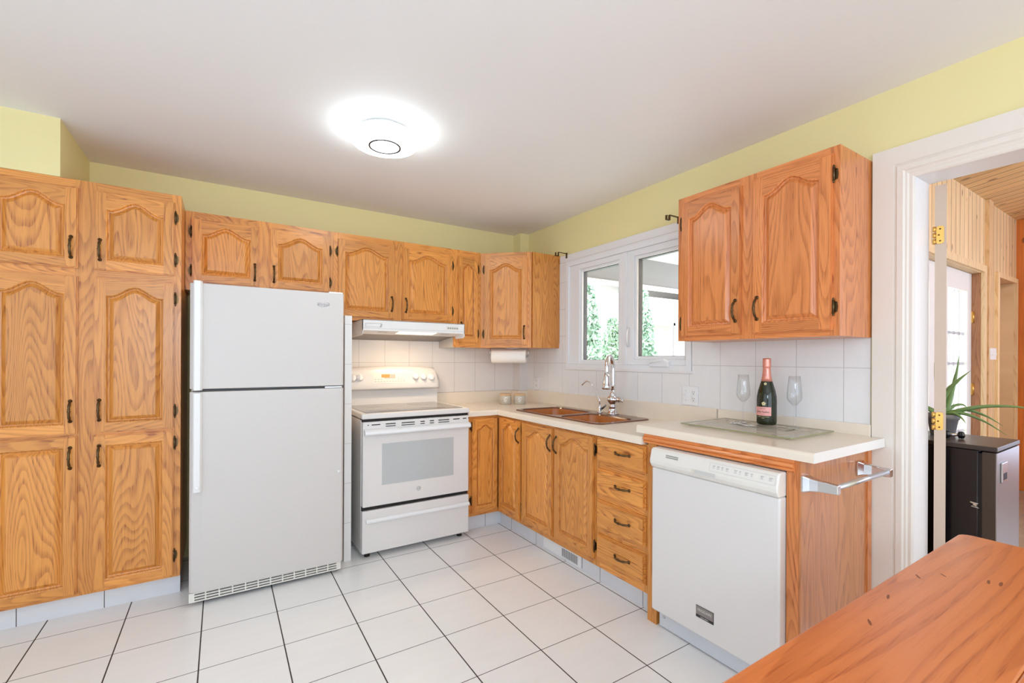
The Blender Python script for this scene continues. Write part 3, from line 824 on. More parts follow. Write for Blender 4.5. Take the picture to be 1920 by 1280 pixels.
t = Thing('filter_tap', 'slim chrome drinking-water tap with a thin curved neck beside the kitchen faucet', 'faucet', (-0.125, -1.195, Z))
qx, qy = -0.125, -1.195
mb = MB(); mb.lathe([(0.020, 0), (0.020, 0.004), (0.011, 0.010), (0.010, 0.045), (0.006, 0.055)], (qx, qy, Z), (0, 0, 1), 16); t.part('body', mb, CHROME)
mb = MB(); mb.tube([(qx, qy, Z + 0.05), (qx, qy + 0.005, Z + 0.09), (qx - 0.004, qy + 0.03, Z + 0.14), (qx - 0.008, qy + 0.065, Z + 0.185), (qx - 0.012, qy + 0.095, Z + 0.212), (qx - 0.016, qy + 0.12, Z + 0.217), (qx - 0.022, qy + 0.14, Z + 0.205), (qx - 0.03, qy + 0.158, Z + 0.186)], 0.0046, 10); t.part('neck', mb, CHROME)
mb = MB(); mb.tube([(qx, qy - 0.006, Z + 0.022), (qx, qy - 0.03, Z + 0.036), (qx, qy - 0.058, Z + 0.056)], [0.008, 0.007, 0.005], 10); t.part('lever', mb, plain('dark_chrome', srgb(120, 120, 124), 0.15, 1.0))

# ------------------------------------------------------------------ fridge
fl, fr, fY = -2.513, -1.764, -0.762
t = Thing('refrigerator', 'white top-freezer refrigerator standing between the pantry and the tiled stub wall', 'refrigerator', ((fl + fr) / 2, -0.40, 0))
mb = MB(); mb.box(fl + 0.004, fr - 0.004, -0.690, -0.05, 0.03, 1.645); t.part('fridge_body', mb, FRIDGE_W, bevel=0.006)
mb = MB(); mb.box(fl + 0.012, fr - 0.012, -0.702, -0.688, 0.06, 1.640); t.part('door_gasket', mb, plain('gasket_grey', srgb(120, 118, 116), 0.6))
def fdoor(z0, z1):
    d = MB()
    prof = [(fl, -0.700), (fl, -0.742), (fl + 0.010, -0.752), (fl + 0.055, -fY * -1), (fl + 0.058, fY), (fr - 0.012, fY), (fr - 0.003, fY + 0.006), (fr, fY + 0.016), (fr, -0.700)]
    d.prism(prof, 'z', z0, z1)
    return t.part('door', d, FRIDGE_W, bevel=0.004)
fz = fdoor(1.110, 1.652); lo = fdoor(0.072, 1.096)
def fhandle(z0, z1, par):
    d = MB()
    d.prism([(fl + 0.018, -0.752), (fl + 0.016, -0.785), (fl + 0.022, -0.792), (fl + 0.046, -0.788), (fl + 0.056, -0.763)], 'z', z0, z1)
    return t.part('handle', d, PLASTIC, parent=par, bevel=0.003)
fhandle(1.104, 1.660, fz); hh = fhandle(0.590, 1.092, lo)
t.part('screw_cap', MB().lathe([(0.009, 0), (0.009, 0.003), (0.006, 0.004)], (fl + 0.034, -0.790, 0.612), (0, -1, 0), 14), PLASTIC, parent=lo)
t.part('handle_plug', MB().lathe([(0.008, 0), (0.007, 0.003), (0.003, 0.004)], (-1.791, fY, 0.606), (0, -1, 0), 14), PLASTIC, parent=lo)
mb = MB(); text_on(mb, 'Whirlpool', 0.027, (-1.881, fY - 0.0008, 1.581), (1, 0, 0), (0, 0, 1), shear=0.25, wscale=0.62)
pts = []
for k in range(26):
    a = R(-200 + 250 * k / 25); pts.append((-1.878 + 0.030 * math.cos(a), fY - 0.0008, 1.581 + 0.013 * math.sin(a) + 0.004 * math.cos(a)))
mb.tube(pts, 0.0007, 5)
t.part('logo_lettering', mb, GREYP, parent=fz)
mb = MB(); mb.box(fr - 0.085, fr - 0.006, -0.755, -0.66, 1.645, 1.660); t.part('top_hinge_cover', mb, PLASTIC, bevel=0.004)
mb = MB(); mb.box(fr - 0.105, fr - 0.01, -0.757, -0.70, 1.0985, 1.106); t.part('middle_hinge', mb, SATIN)
# toe grille with slots
mb = MB(); gl, gr_, gy = fl + 0.012, fr - 0.022, -0.744
mb.box(gl, gr_, gy + 0.012, gy + 0.03, 0.02, 0.069, 1)
for z in (0.020, 0.034, 0.048, 0.062): mb.box(gl, gr_, gy, gy + 0.016, z, z + 0.006, 0)
for k in range(13): x = gl + (gr_ - gl) * k / 12; mb.box(x - (0.012 if k in (0, 12) else 0.003), x + (0.012 if k in (0, 12) else 0.003), gy + 0.001, gy + 0.017, 0.020, 0.068, 0)
t.part('toe_grille', mb, [CREAMP, plain('grille_dark', srgb(60, 56, 52), 0.7)])
for x in (fl + 0.06, fr - 0.06):
    t.part('foot', MB().lathe([(0.018, 0), (0.018, 0.012), (0.008, 0.014), (0.008, 0.032)], (x, -0.66, 0), (0, 0, 1), 14), BLACK)
    t.part('foot', MB().lathe([(0.018, 0), (0.018, 0.012), (0.008, 0.014), (0.008, 0.032)], (x, -0.12, 0), (0, 0, 1), 14), BLACK)

# ------------------------------------------------------------------ stove
BURNP = plain('burner_print', srgb(168, 164, 160), 0.3)
sl, sr, sY = -1.632, -0.877, -0.660
t = Thing('stove', 'white electric range with smooth cooktop standing under the range hood', 'stove', ((sl + sr) / 2, -0.35, 0))
mb = MB(); mb.box(sl + 0.003, sr - 0.003, -0.622, -0.03, 0.035, 0.878); t.part('stove_body', mb, ENAMEL, bevel=0.004)
mb = MB(); mb.box(sl, sr, sY, -0.075, 0.886, 0.920); ck = t.part('cooktop', mb, ENAMEL, bevel=0.008, seg=3)
mb = MB(); mb.box(sl + 0.035, sr - 0.035, sY + 0.045, -0.095, 0.9195, 0.9225)
t.part('glass_surface', mb, DARKG, parent=ck)
mb = MB()
for (bx, by, br_) in ((sl + 0.20, -0.48, 0.105), (sr - 0.20, -0.48, 0.085), (sl + 0.20, -0.22, 0.080), (sr - 0.20, -0.22, 0.100)):
    for q in (br_, br_ * 0.62):
        mb = MB().lathe([(q, 0), (q + 0.002, 0.0003)], (bx, by, 0.9226), (0, 0, 1), 36, caps=(False, False))
        t.part('burner_ring', mb, BURNP, parent=ck)
mb = MB(); mb.box(sl + 0.006, sr - 0.006, -0.640, -0.60, 0.868, 0.888); t.part('shadow_gap', mb, BLACK)
# oven door with vents, window, handle
mb = MB(); mb.box(sl + 0.006, sr - 0.006, sY, -0.618, 0.330, 0.868); od = t.part('oven_door', mb, ENAMEL, bevel=0.006)
mb = MB(); mb.box(-1.505, -1.003, sY - 0.0015, sY + 0.004, 0.459, 0.724); t.part('oven_window', mb, OVENG, parent=od)
mb = MB()
for (a, b, n) in ((0.035, 0.042, 1), (0.060, 0.115, 1), (0.150, 0.215, 2), (0.255, 0.345, 2), (0.385, 0.415, 2), (0.452, 0.482, 2), (0.515, 0.595, 2), (0.625, 0.675, 1), (0.700, 0.728, 1), (0.742, 0.749, 1)):
    t.part('vent_slot', MB().box(sl + a, sl + b, sY - 0.0012, sY + 0.002, 0.846, 0.852), BLACK, parent=od)
    if n == 2: t.part('vent_slot', MB().box(sl + a, sl + b, sY - 0.0012, sY + 0.002, 0.832, 0.837), BLACK, parent=od)
mb = MB()
hp = [(sY, 0.824), (sY - 0.028, 0.822), (sY - 0.044, 0.812), (sY - 0.046, 0.796), (sY - 0.036, 0.786), (sY - 0.020, 0.786), (sY - 0.016, 0.800), (sY, 0.806)]
mb.prism(hp, 'x', sl + 0.010, sr - 0.010); t.part('door_handle', mb, PLASTIC, parent=od, bevel=0.004)
mb = MB(); mb.lathe([(0.0125, 0), (0.0140, 0), (0.0140, 0.001), (0.0125, 0.001)], (-1.257, sY, 0.402), (0, -1, 0), 26, caps=(False, False))
text_on(mb, 'GE', 0.015, (-1.257, sY - 0.0012, 0.402), (1, 0, 0), (0, 0, 1), shear=0.2)
t.part('logo_lettering', mb, plain('logo_dark', srgb(110, 110, 112), 0.5), parent=od)
mb = MB(); mb.box(sl + 0.006, sr - 0.006, -0.640, -0.61, 0.300, 0.334); t.part('drawer_gap', mb, BLACK)
mb = MB(); mb.box(sl + 0.004, sr - 0.004, sY, -0.618, 0.037, 0.306); dw = t.part('storage_drawer', mb, ENAMEL, bevel=0.006)
mb = MB(); mb.prism([(sY, 0.256), (sY - 0.016, 0.254), (sY - 0.022, 0.244), (sY - 0.020, 0.232), (sY - 0.012, 0.230), (sY, 0.238)], 'x', sl + 0.025, sr - 0.006)
t.part('drawer_lip', mb, PLASTIC, parent=dw, bevel=0.003)
# backguard: recessed lower panel and rounded console
mb = MB(); mb.box(sl + 0.006, sr - 0.006, -0.088, -0.02, 0.918, 1.035); t.part('backguard', mb, ENAMEL)
mb = MB()
N = 22; cols = []
for i in range(N + 1):
    s = i / N; x = sl + 0.004 + (sr - sl - 0.008) * s
    e = abs(2 * s - 1)
    zt_ = 1.212 - 0.016 * e ** 2 - (0.05 * max(0, (e - 0.93) / 0.07) ** 2.2)
    cols.append([(x, -0.030, 1.030), (x, -0.100, 1.030), (x, -0.130, 1.037), (x, -0.134, 1.047), (x, -0.128, 1.10), (x, -0.112, zt_ - 0.030), (x, -0.100, zt_ - 0.010), (x, -0.080, zt_), (x, -0.030, zt_)])
mb.loops(cols, 0, True, True, True)
con = t.part('console', mb, ENAMEL)
def consy(z): return -0.134 + (z - 1.047) * 0.16
mb = MB()
tilt = Vector((0, 0.15, 0.99)).normalized(); nor = Vector((0, -0.99, 0.15))
for kx, kz in ((-1.563, 1.124), (-1.514, 1.127), (-1.083, 1.130), (-1.018, 1.127), (-0.951, 1.122)):
    kb = MB(); c = Vector((kx, consy(kz), kz))
    kb.lathe([(0.029, 0), (0.029, 0.004), (0.023, 0.008), (0.021, 0.020), (0.018, 0.022), (0.0, 0.022)], c, nor, 20)
    q = c + nor * 0.022
    kb.add([q + Vector((a, 0, 0)) + tilt * b + nor * d for d in (0, 0.008) for a, b in ((-0.005, -0.020), (0.005, -0.020), (0.004, 0.020), (-0.004, 0.020))], [(0, 1, 2, 3), (4, 5, 6, 7), (0, 1, 5, 4), (1, 2, 6, 5), (2, 3, 7, 6), (3, 0, 4, 7)])
    t.part('knob', kb, PLASTIC, parent=con)
def cpan(x0, x1, z0, z1, lift, mats, nm):
    p = MB(); p.add([(x0, consy(z0) - lift, z0), (x1, consy(z0) - lift, z0), (x1, consy(z1) - lift, z1), (x0, consy(z1) - lift, z1)], [(0, 1, 2, 3)])
    return t.part(nm, p, mats, parent=con)
cpan(-1.415, -1.165, 1.082, 1.158, 0.0030, CREAMP, 'control_panel')
cpan(-1.330, -1.245, 1.118, 1.150, 0.0036, plain('display_glass', srgb(205, 190, 176), 0.08), 'display')
cpan(-1.352, -1.290, 1.126, 1.150, 0.0042, ORANGE, 'orange_patch')  # plain orange emissive rectangle laid over the display
mb = MB()
for k in range(22):
    x = -1.405 + 0.022 * (k % 11); z = 1.092 + 0.016 * (k // 11)
    if -1.36 < x < -1.23 and k // 11: continue
    mb.add([(x, consy(z) - 0.0036, z), (x + 0.014, consy(z) - 0.0036, z), (x + 0.014, consy(z + 0.008) - 0.0036, z + 0.008), (x, consy(z + 0.008) - 0.0036, z + 0.008)], [(0, 1, 2, 3)])
for x, z in ((-1.545, 1.090), (-0.985, 1.097)):
    t.part('indicator_dot', MB().lathe([(0.005, 0), (0.004, 0.001)], (x, consy(z), z), nor, 10), BLACK, parent=con)
t.part('keypad', mb, PALEP, parent=con)
for (x, y) in ((sl + 0.05, -0.60), (sr - 0.05, -0.60), (sl + 0.05, -0.08), (sr - 0.05, -0.08)):
    t.part('foot', MB().lathe([(0.018, 0), (0.018, 0.01), (0.009, 0.012), (0.009, 0.04)], (x, y, 0), (0, 0, 1), 12), BLACK)

# ------------------------------------------------------------------ range hood
hl, hr = -1.581, -0.821
t = Thing('range_hood', 'white range hood with a lit lamp under the oak cabinet above the stove', 'range hood', ((hl + hr) / 2, -0.2, 1.43))
mb = MB()
side = [(-0.006, 1.534), (-0.462, 1.534), (-0.462, 1.440), (-0.440, 1.428), (-0.020, 1.420), (-0.006, 1.420)]
mb.prism(side, 'x', hl, hl + 0.004); mb.prism(side, 'x', hr - 0.004, hr)
mb.box(hl, hr, -0.462, -0.006, 1.530, 1.534); mb.box(hl, hr, -0.462, -0.456, 1.460, 1.533)
mb.box(hl, hr, -0.012, -0.006, 1.420, 1.534)
t.part('canopy', mb, PLASTIC)
def under(y): return 1.460 - (y + 0.456) * 0.105
mb = MB()
for (ya, yb, m_) in ((-0.456, -0.300, 0), (-0.300, -0.012, 1)):
    mb.add([(hl + 0.004, ya, under(ya)), (hr - 0.004, ya, under(ya)), (hr - 0.004, yb, under(yb)), (hl + 0.004, yb, under(yb))], [(0, 1, 2, 3)], m_)
t.part('underside', mb, [PLASTIC, plain('grease_filter', srgb(140, 130, 120), 0.4, 0.7, noise=0.4, nscale=300)], fix=False)
mb = MB(); mb.add([(hl + 0.26, -0.446, under(-0.446) - 0.001), (hr - 0.22, -0.446, under(-0.446) - 0.001), (hr - 0.22, -0.350, under(-0.35) - 0.001), (hl + 0.26, -0.350, under(-0.35) - 0.001)], [(0, 1, 2, 3)]); t.part('lamp_lens', mb, HOODL, fix=False)
for k in range(4):
    for x0_ in (hl + 0.12, hr - 0.17):
        x = x0_ + 0.035 * (k % 2); y = -0.430 + 0.03 * (k // 2)
        t.part('vent_slot', MB().add([(x, y, under(y) - 0.0008), (x + 0.026, y, under(y) - 0.0008), (x + 0.026, y + 0.008, under(y + 0.008) - 0.0008), (x, y + 0.008, under(y + 0.008) - 0.0008)], [(0, 1, 2, 3)]), GREYP, fix=False)
mb = MB()
for a, b in ((hl + 0.018, hl + 0.125),):
    for (p, q, r0, r1) in ((a, b, 1.484, 1.4855), (a, b, 1.508, 1.5095), (a, a + 0.0015, 1.484, 1.5095), (b, b + 0.0015, 1.484, 1.5095)): mb.box(p, q, -0.4632, -0.461, r0, r1)
for k in range(3): mb.box(hl + 0.115 + 0.004 * k, hl + 0.128 + 0.002 * k, -0.4636, -0.461, 1.486 + 0.008 * k, 1.490 + 0.008 * k)
mb.box(hl, hr, -0.4628, -0.461, 1.475, 1.476)
mb.box(hr - 0.150, hr - 0.052, -0.4635, -0.461, 1.484, 1.510, 1)
for k in range(5): mb.box(hr - 0.142 + 0.018 * k, hr - 0.130 + 0.018 * k, -0.4642, -0.461, 1.492, 1.503, 0)
t.part('badges', mb, [GREYP, CREAMP])
# lamp under the hood
pl = bpy.data.lights.new('hood_lamp', 'AREA'); pl.shape = 'RECTANGLE'; pl.size = 0.20; pl.size_y = 0.06; pl.energy = 3.0; pl.color = (1.0, 0.74, 0.48)
po = bpy.data.objects.new('hood_lamp', pl); COL.objects.link(po); po.location = (-1.19, -0.385, 1.440)

# ------------------------------------------------------------------ dishwasher
dl_, dr_, dX = -2.107, -2.697, -0.650
t = Thing('dishwasher', 'white built-in dishwasher under the raised countertop', 'dishwasher', (-0.33, -2.4, 0))
mb = MB(); mb.box(-0.595, -0.06, dl_ - 0.010, dr_ + 0.010, 0.02, 0.845); t.part('tub', mb, plain('tub_grey', srgb(120, 120, 122), 0.5))
mb = MB(); mb.box(dX, -0.598, dl_, dr_, 0.092, 0.765); dpn = t.part('door_panel', mb, ENAMEL, bevel=0.008, seg=3)
mb = MB()
pf = [(-0.600, 0.766), (dX - 0.004, 0.766), (dX - 0.016, 0.786), (dX - 0.018, 0.800), (dX - 0.006, 0.848), (dX + 0.004, 0.856), (-0.600, 0.858)]
mb.prism(pf, 'y', dl_, dr_)
cp = t.part('control_panel', mb, CREAMP, bevel=0.006, seg=3)
def dwy(z): return dX - 0.0185 + (z - 0.800) * 0.25 if z > 0.80 else dX - 0.0185
def dwq(mb, ya, yb, za, zb, mat=0, lift=0.0012):
    mb.add([(dwy(za) - lift, ya, za), (dwy(za) - lift, yb, za), (dwy(zb) - lift, yb, zb), (dwy(zb) - lift, ya, zb)], [(0, 1, 2, 3)], mat)
mb = MB()
for r_ in range(2):
    for k in range(13): y = -2.198 - 0.0052 * k; dwq(mb, y, y - 0.0024, 0.824 + r_ * 0.008, 0.829 + r_ * 0.008)
t.part('vent_slots', mb, BLACK, parent=cp)
mb = MB(); dwq(mb, -2.338, -2.448, 0.788, 0.803); t.part('grip_recess', mb, plain('recess_shade', srgb(206, 204, 198), 0.5), parent=cp)
mb = MB(); dwq(mb, -2.338, -2.352, 0.788, 0.803, 0, 0.0016); t.part('grip_end', mb, plain('recess_cream', srgb(222, 214, 196), 0.5), parent=cp)
mb = MB()
ya, yb, za, zb = -2.420, -2.688, 0.812, 0.846
for (a, b, c_, d_) in ((ya, yb, za, za + 0.001), (ya, yb, zb - 0.001, zb), (ya, ya - 0.001, za, zb), (yb + 0.001, yb, za, zb)): dwq(mb, a, b, c_, d_)
for (y, wd) in ((-2.434, .011), (-2.453, .013), (-2.473, .008), (-2.492, .012), (-2.528, .012), (-2.549, .006), (-2.571, .014), (-2.595, .008), (-2.632, .012), (-2.664, .014)):
    dwq(mb, y, y - wd, 0.834, 0.8355, 1); dwq(mb, y, y - wd * 0.7, 0.830, 0.8313, 1); dwq(mb, y, y - wd * 0.8, 0.825, 0.8262, 1)
t.part('button_legend', mb, [PALEP, GREYP], parent=cp)
mb = MB()
X = dX - 0.0015
mb.box(X, dX + 0.004, -2.350, -2.433, 0.172, 0.222, 0); mb.box(X - 0.0005, dX, -2.3505, -2.4325, 0.1725, 0.184, 1)
text_on(mb, 'FRIGIDAIRE', 0.0155, (X - 0.0011, -2.3915, 0.205), (0, -1, 0), (0, 0, 1), mat=2, wscale=0.84)
text_on(mb, 'GALLERY', 0.0085, (X - 0.0011, -2.3915, 0.178), (0, -1, 0), (0, 0, 1), mat=2, wscale=1.1)
mb.box(X - 0.0006, dX, -2.350, -2.433, 0.2205, 0.222, 1); mb.box(X - 0.0006, dX, -2.4315, -2.433, 0.172, 0.222, 1)
t.part('name_badge', mb, [plain('badge_grey', srgb(150, 142, 138), 0.35, 0.5), plain('badge_black', srgb(44, 42, 42), 0.4), plain('badge_white', srgb(226, 224, 220), 0.4)], parent=dpn)
mb = MB(); mb.box(-0.605, -0.58, dl_ - 0.012, dr_ + 0.012, 0.006, 0.094); tp = t.part('toe_panel', mb, plain('toe_panel_white', srgb(214, 216, 220), 0.4))
t.part('toe_screw', MB().lathe([(0.008, 0), (0.006, 0.002), (0.003, 0.0022)], (-0.605, -2.145, 0.055), (-1, 0, 0), 12), SATIN, parent=tp)
mb = MB(); mb.box(-0.607, -0.56, dl_ - 0.004, dr_ + 0.004, 0.860, 0.8605)
for y in (-2.190, -2.560): mb.box(-0.616, -0.575, y, y - 0.022, 0.859, 0.8612)
t.part('mounting_tabs', mb, SATIN)

# ------------------------------------------------------------------ towel bar on the end panel
t = Thing('towel_bar', 'chrome towel bar fixed on the oak end panel under the countertop corner', 'towel rail', (-0.36, -2.752, 0.82))
for x, sgn in ((-0.587, 1), (-0.137, 1)):
    p = MB()
    secs = ((-2.7505, 0.026, 0.030), (-2.757, 0.026, 0.030), (-2.775, 0.018, 0.024), (-2.80, 0.013, 0.020), (-2.845, 0.012, 0.017), (-2.862, 0.012, 0.016))
    p.loops([[(x + a, y, 0.826 + b) for a, b in rrect(-wx, wx, -wz, wz, 0.004, 2)] for y, wx, wz in secs], 0, False, True, True)
    t.part('bracket', p, CHROME, bevel=0.002)
p = MB(); p.tube([(-0.585, -2.850, 0.830), (-0.14, -2.850, 0.830)], 0.0095, 14); t.part('rail', p, SATIN)

# ------------------------------------------------------------------ small wall fittings
def outlet(name, label, ya, yb, za, zb, kinds):
    t = Thing(name, label, 'outlet', (-0.008, (ya + yb) / 2, za))
    t.part('cover_plate', MB().box(-0.0145, -0.0082, ya, yb, za, zb), PLASTIC, bevel=0.003)
    n = len(kinds); zc_ = (za + zb) / 2
    for i, kd in enumerate(kinds):
        yc = ya + (yb - ya) * (i + 0.5) / n
        if kd == 'duplex':
            for dz in (-0.020, 0.020):
                p = MB(); p.lathe([(0.0165, 0), (0.0165, 0.0012), (0.015, 0.0018)], (-0.0145, yc, zc_ + dz), (-1, 0, 0), 20)
                so = t.part('socket', p, PLASTIC)
                p = MB()
                for dy in (-0.006, 0.006): p.box(-0.0168, -0.016, yc + dy - 0.001, yc + dy + 0.001, zc_ + dz + 0.0, zc_ + dz + 0.008)
                p.lathe([(0.0025, 0), (0.0025, 0.0008)], (-0.0161, yc, zc_ + dz - 0.007), (-1, 0, 0), 8)
                t.part('slots', p, plain('slot_dark', srgb(96, 84, 74), 0.6), parent=so)
        else:
            p = MB(); p.box(-0.0165, -0.0145, yc + 0.008, yc - 0.008, zc_ - 0.018, zc_ + 0.018); p.box(-0.026, -0.0165, yc + 0.0035, yc - 0.0035, zc_ - 0.002, zc_ + 0.010)
            t.part('toggle', p, PLASTIC)
            for dz in (-0.03, 0.03):
                t.part('screw', MB().lathe([(0.003, 0), (0.002, 0.001)], (-0.0145, yc, zc_ + dz), (-1, 0, 0), 8), plain('screw_beige', srgb(190, 180, 168), 0.4))
outlet('wall_outlet', 'single white duplex outlet on the tiles near the corner column', -0.232, -0.304, 1.000, 1.114, ['duplex'])
outlet('switch_outlet', 'white double plate with a switch and an outlet beside the raised countertop', -1.790, -1.900, 1.000, 1.114, ['toggle', 'duplex'])

for (yy, zz_, lab, bent) in ((-0.690, 2.110, 'bronze curtain-rod hook above the window beside the angled corner cabinet', 1), (-1.765, 2.124, 'bronze curtain-rod hook above the window beside the reddish oak cabinet', 1)):
    t = Thing('curtain_bracket', lab, 'curtain bracket', (-0.02, yy, zz_), group='curtain-rod hooks above the sink window')
    p = MB(); p.box(-0.024, -0.020, yy - 0.008, yy + 0.008, zz_ - 0.022, zz_ + 0.022); t.part('wall_plate', p, BRONZE)
    p = MB(); p.box(-0.105, -0.022, yy - 0.006, yy + 0.006, zz_ + 0.014, zz_ + 0.018); p.box(-0.108, -0.104, yy - 0.007, yy + 0.007, zz_ - 0.012, zz_ + 0.018)
    p.box(-0.132, -0.104, yy - 0.007, yy + 0.007, zz_ - 0.016, zz_ - 0.012); p.box(-0.135, -0.131, yy - 0.007, yy + 0.007, zz_ - 0.016, zz_ + 0.012)
    t.part('arm', p, BRONZE)

# toe vent register
t = Thing('floor_register', 'white slotted heating register in the tiled toe kick under the sink cabinet', 'vent', (-0.54, -1.29, 0.012))
p = MB(); ya, yb = -1.105, -1.484
p.box(-0.546, -0.538, ya, yb, 0.012, 0.020); p.box(-0.546, -0.538, ya, yb, 0.074, 0.082); p.box(-0.546, -0.538, ya, ya - 0.03, 0.02, 0.074); p.box(-0.546, -0.538, yb + 0.03, yb, 0.02, 0.074)
t.part('frame', p, PLASTIC)
p = MB()
p.box(-0.545, -0.543, ya - 0.03, ya - 0.190, 0.02, 0.074)
for k in range(16): y = ya - 0.192 - 0.158 * k / 15; p.box(-0.545, -0.5435, y, y - 0.0040, 0.02, 0.074)
t.part('louvers', p, PLASTIC)
t.part('duct', MB().box(-0.536, -0.532, ya - 0.02, yb + 0.02, 0.014, 0.08), BLACK)

# paper towel holder and roll, fixed under the angled corner cabinet
ax_ = Vector((math.cos(ang), math.sin(ang), 0))
pc = Vector((-0.385, -0.400, 1.2925)); half = 0.142
e0, e1 = pc - ax_ * (half + 0.012), pc + ax_ * (half + 0.012)
t = Thing('paper_towel_holder', 'metal wire paper-towel holder under the angled corner cabinet', 'paper towel holder', (pc.x, pc.y, 1.34))
up = Vector((0, 0, 1))
for e, s_ in ((e0, -1), (e1, 1)):
    p = MB(); p.tube([e + up * 0.066, e + up * 0.03 + ax_ * 0.004 * s_, e + ax_ * 0.004 * s_], 0.0045, 8)
    p.lathe([(0.012, 0), (0.010, 0.004), (0.004, 0.006)], e, ax_ * s_, 12)
    t.part('arm', p, SATIN)
p = MB(); p.tube([e0, e1], 0.006, 10); t.part('rod', p, SATIN)
p = MB(); a_, b_ = e0 + up * 0.066, e1 + up * 0.066; p.tube([a_, b_], 0.0045, 8); t.part('mounting_bar', p, SATIN)
p = MB(); rp = [(0.018, -half), (0.052, -half), (0.0545, -half + 0.004), (0.0545, half - 0.004), (0.052, half), (0.018, half), (0.018, -half)]
p.lathe(rp, pc, ax_, 32, caps=(False, False))
t = Thing('paper_towel_roll', 'roll of white paper towels hanging on the holder above the corner counter', 'paper towels', tuple(pc))
t.part('paper', p, PAPER)
p = MB(); p.lathe([(0.0175, -half + 0.002), (0.0175, half - 0.002), (0.0155, half - 0.002), (0.0155, -half + 0.002), (0.0175, -half + 0.002)], pc, ax_, 20, caps=(False, False)); t.part('core', p, plain('cardboard', srgb(120, 96, 70), 0.8))

# canisters in the corner
def canister(x, y, label):
    t = Thing('canister', label, 'canister', (x, y, CT), group='ceramic canisters in the counter corner')
    p = MB(); p.lathe([(0.046, 0.0004), (0.050, 0.003), (0.0505, 0.070), (0.049, 0.074), (0.045, 0.074)], (x, y, CT), (0, 0, 1), 32); t.part('jar', p, CERAM)
    p = MB(); p.lathe([(0.049, 0.0742), (0.0515, 0.076), (0.0515, 0.083), (0.049, 0.086)], (x, y, CT), (0, 0, 1), 32); t.part('lid', p, LIDWOOD)
    base = math.atan2(CAM_POS.y - y, CAM_POS.x - x)
    p = MB()
    def pt(u_, z_): a = base + u_ / 0.051; return (x + 0.0512 * math.cos(a), y + 0.0512 * math.sin(a), CT + z_)
    for (u_, z_, an, L_) in ((-0.004, 0.052, 40, 0.020), (0.010, 0.055, -30, 0.018), (-0.010, 0.042, 70, 0.016), (0.004, 0.036, -10, 0.018), (0.002, 0.024, 15, 0.016), (-0.008, 0.028, 60, 0.012)):
        c_, s_ = math.cos(R(an)), math.sin(R(an))
        lp = [(-L_ / 2, 0), (-L_ / 4, 0.003), (L_ / 4, 0.003), (L_ / 2, 0), (L_ / 4, -0.003), (-L_ / 4, -0.003)]
        p.add([pt(u_ + a * c_ - b * s_, z_ + a * s_ + b * c_) for a, b in lp], [tuple(range(6))])
    t.part('leaf_print', p, plain('leaf_white', srgb(240, 236, 228), 0.5))
canister(-0.339, -0.272, 'grey ceramic canister with a wooden lid, the one nearer the stove')
canister(-0.233, -0.332, 'grey ceramic canister with a wooden lid, the one nearer the sink')

# ------------------------------------------------------------------ glass board, champagne, flutes, cards
t = Thing('glass_cutting_board', 'frosted-border glass cutting board on the raised countertop under the champagne bottle', 'cutting board', (-0.25, -2.365, C2))
bx0, bx1, by0, by1 = -0.434, -0.060, -2.627, -2.103
BZ = C2 + 0.012
p = MB(); p.box(bx0, bx1, by0, by1, BZ - 0.0005, BZ); t.part('glass_plate', p, BOARDG)
p = MB()
for (a, b, c_, d_) in ((bx0, bx1, by0, by0 + 0.0015), (bx0, bx1, by1 - 0.0015, by1), (bx0, bx0 + 0.0015, by0 + 0.0015, by1 - 0.0015), (bx1 - 0.0015, bx1, by0 + 0.0015, by1 - 0.0015)): p.box(a, b, c_, d_, C2 + 0.006, BZ - 0.0005)
t.part('glass_edge', p, plain('olive_glass_edge', srgb(150, 150, 108), 0.15))
p = MB(); q = 0.045
for (a, b, c_, d_) in ((bx0 + q, bx1 - q, by0 + q, by0 + q + 0.016), (bx0 + q, bx1 - q, by1 - q - 0.016, by1 - q), (bx0 + q, bx0 + q + 0.016, by0 + q + 0.016, by1 - q - 0.016), (bx1 - q - 0.016, bx1 - q, by0 + q + 0.016, by1 - q - 0.016)):
    p.box(a, b, c_, d_, BZ, BZ + 0.0004)
t.part('border_print', p, plain('border_taupe', srgb(196, 180, 164), 0.5))
p = MB()
rs = random.Random(3)
for k in range(26):
    cx, cy = -0.22 + rs.uniform(-0.06, 0.06), -2.43 + rs.uniform(-0.10, 0.07); an = rs.uniform(0, 3.1); L_ = rs.uniform(0.01, 0.035)
    c_, s_ = math.cos(an), math.sin(an)
    p.add([(cx + a * c_ - b * s_, cy + a * s_ + b * c_, BZ + 0.0004) for a, b in ((-L_, 0), (0, 0.004), (L_, 0), (0, -0.004))], [(0, 1, 2, 3)])
t.part('leaf_print', p, plain('leaf_print_dark', srgb(104, 98, 80), 0.6))
for x in (bx0 + 0.03, bx1 - 0.03):
    for y in (by0 + 0.03, by1 - 0.03):
        t.part('foot', MB().lathe([(0.008, 0), (0.008, 0.006)], (x, y, C2 + 0.0004), (0, 0, 1), 12), plain('clear_rubber', srgb(200, 200, 192), 0.5))
BT = BZ + 0.0006
cx, cy = -0.127, -2.363
t = Thing('champagne_bottle', 'green champagne bottle with rose foil and pink label on the glass board', 'bottle', (cx, cy, BT))
prof = [(0.030, 0.0), (0.040, 0.002), (0.0435, 0.010), (0.044, 0.02), (0.044, 0.118), (0.0425, 0.140), (0.038, 0.165), (0.031, 0.190), (0.0245, 0.212), (0.0205, 0.230), (0.018, 0.250), (0.0165, 0.275), (0.0160, 0.295)]
p = MB(); p.lathe(prof, (cx, cy, BT), (0, 0, 1), 40); t.part('bottle_glass', p, BOTTLE)
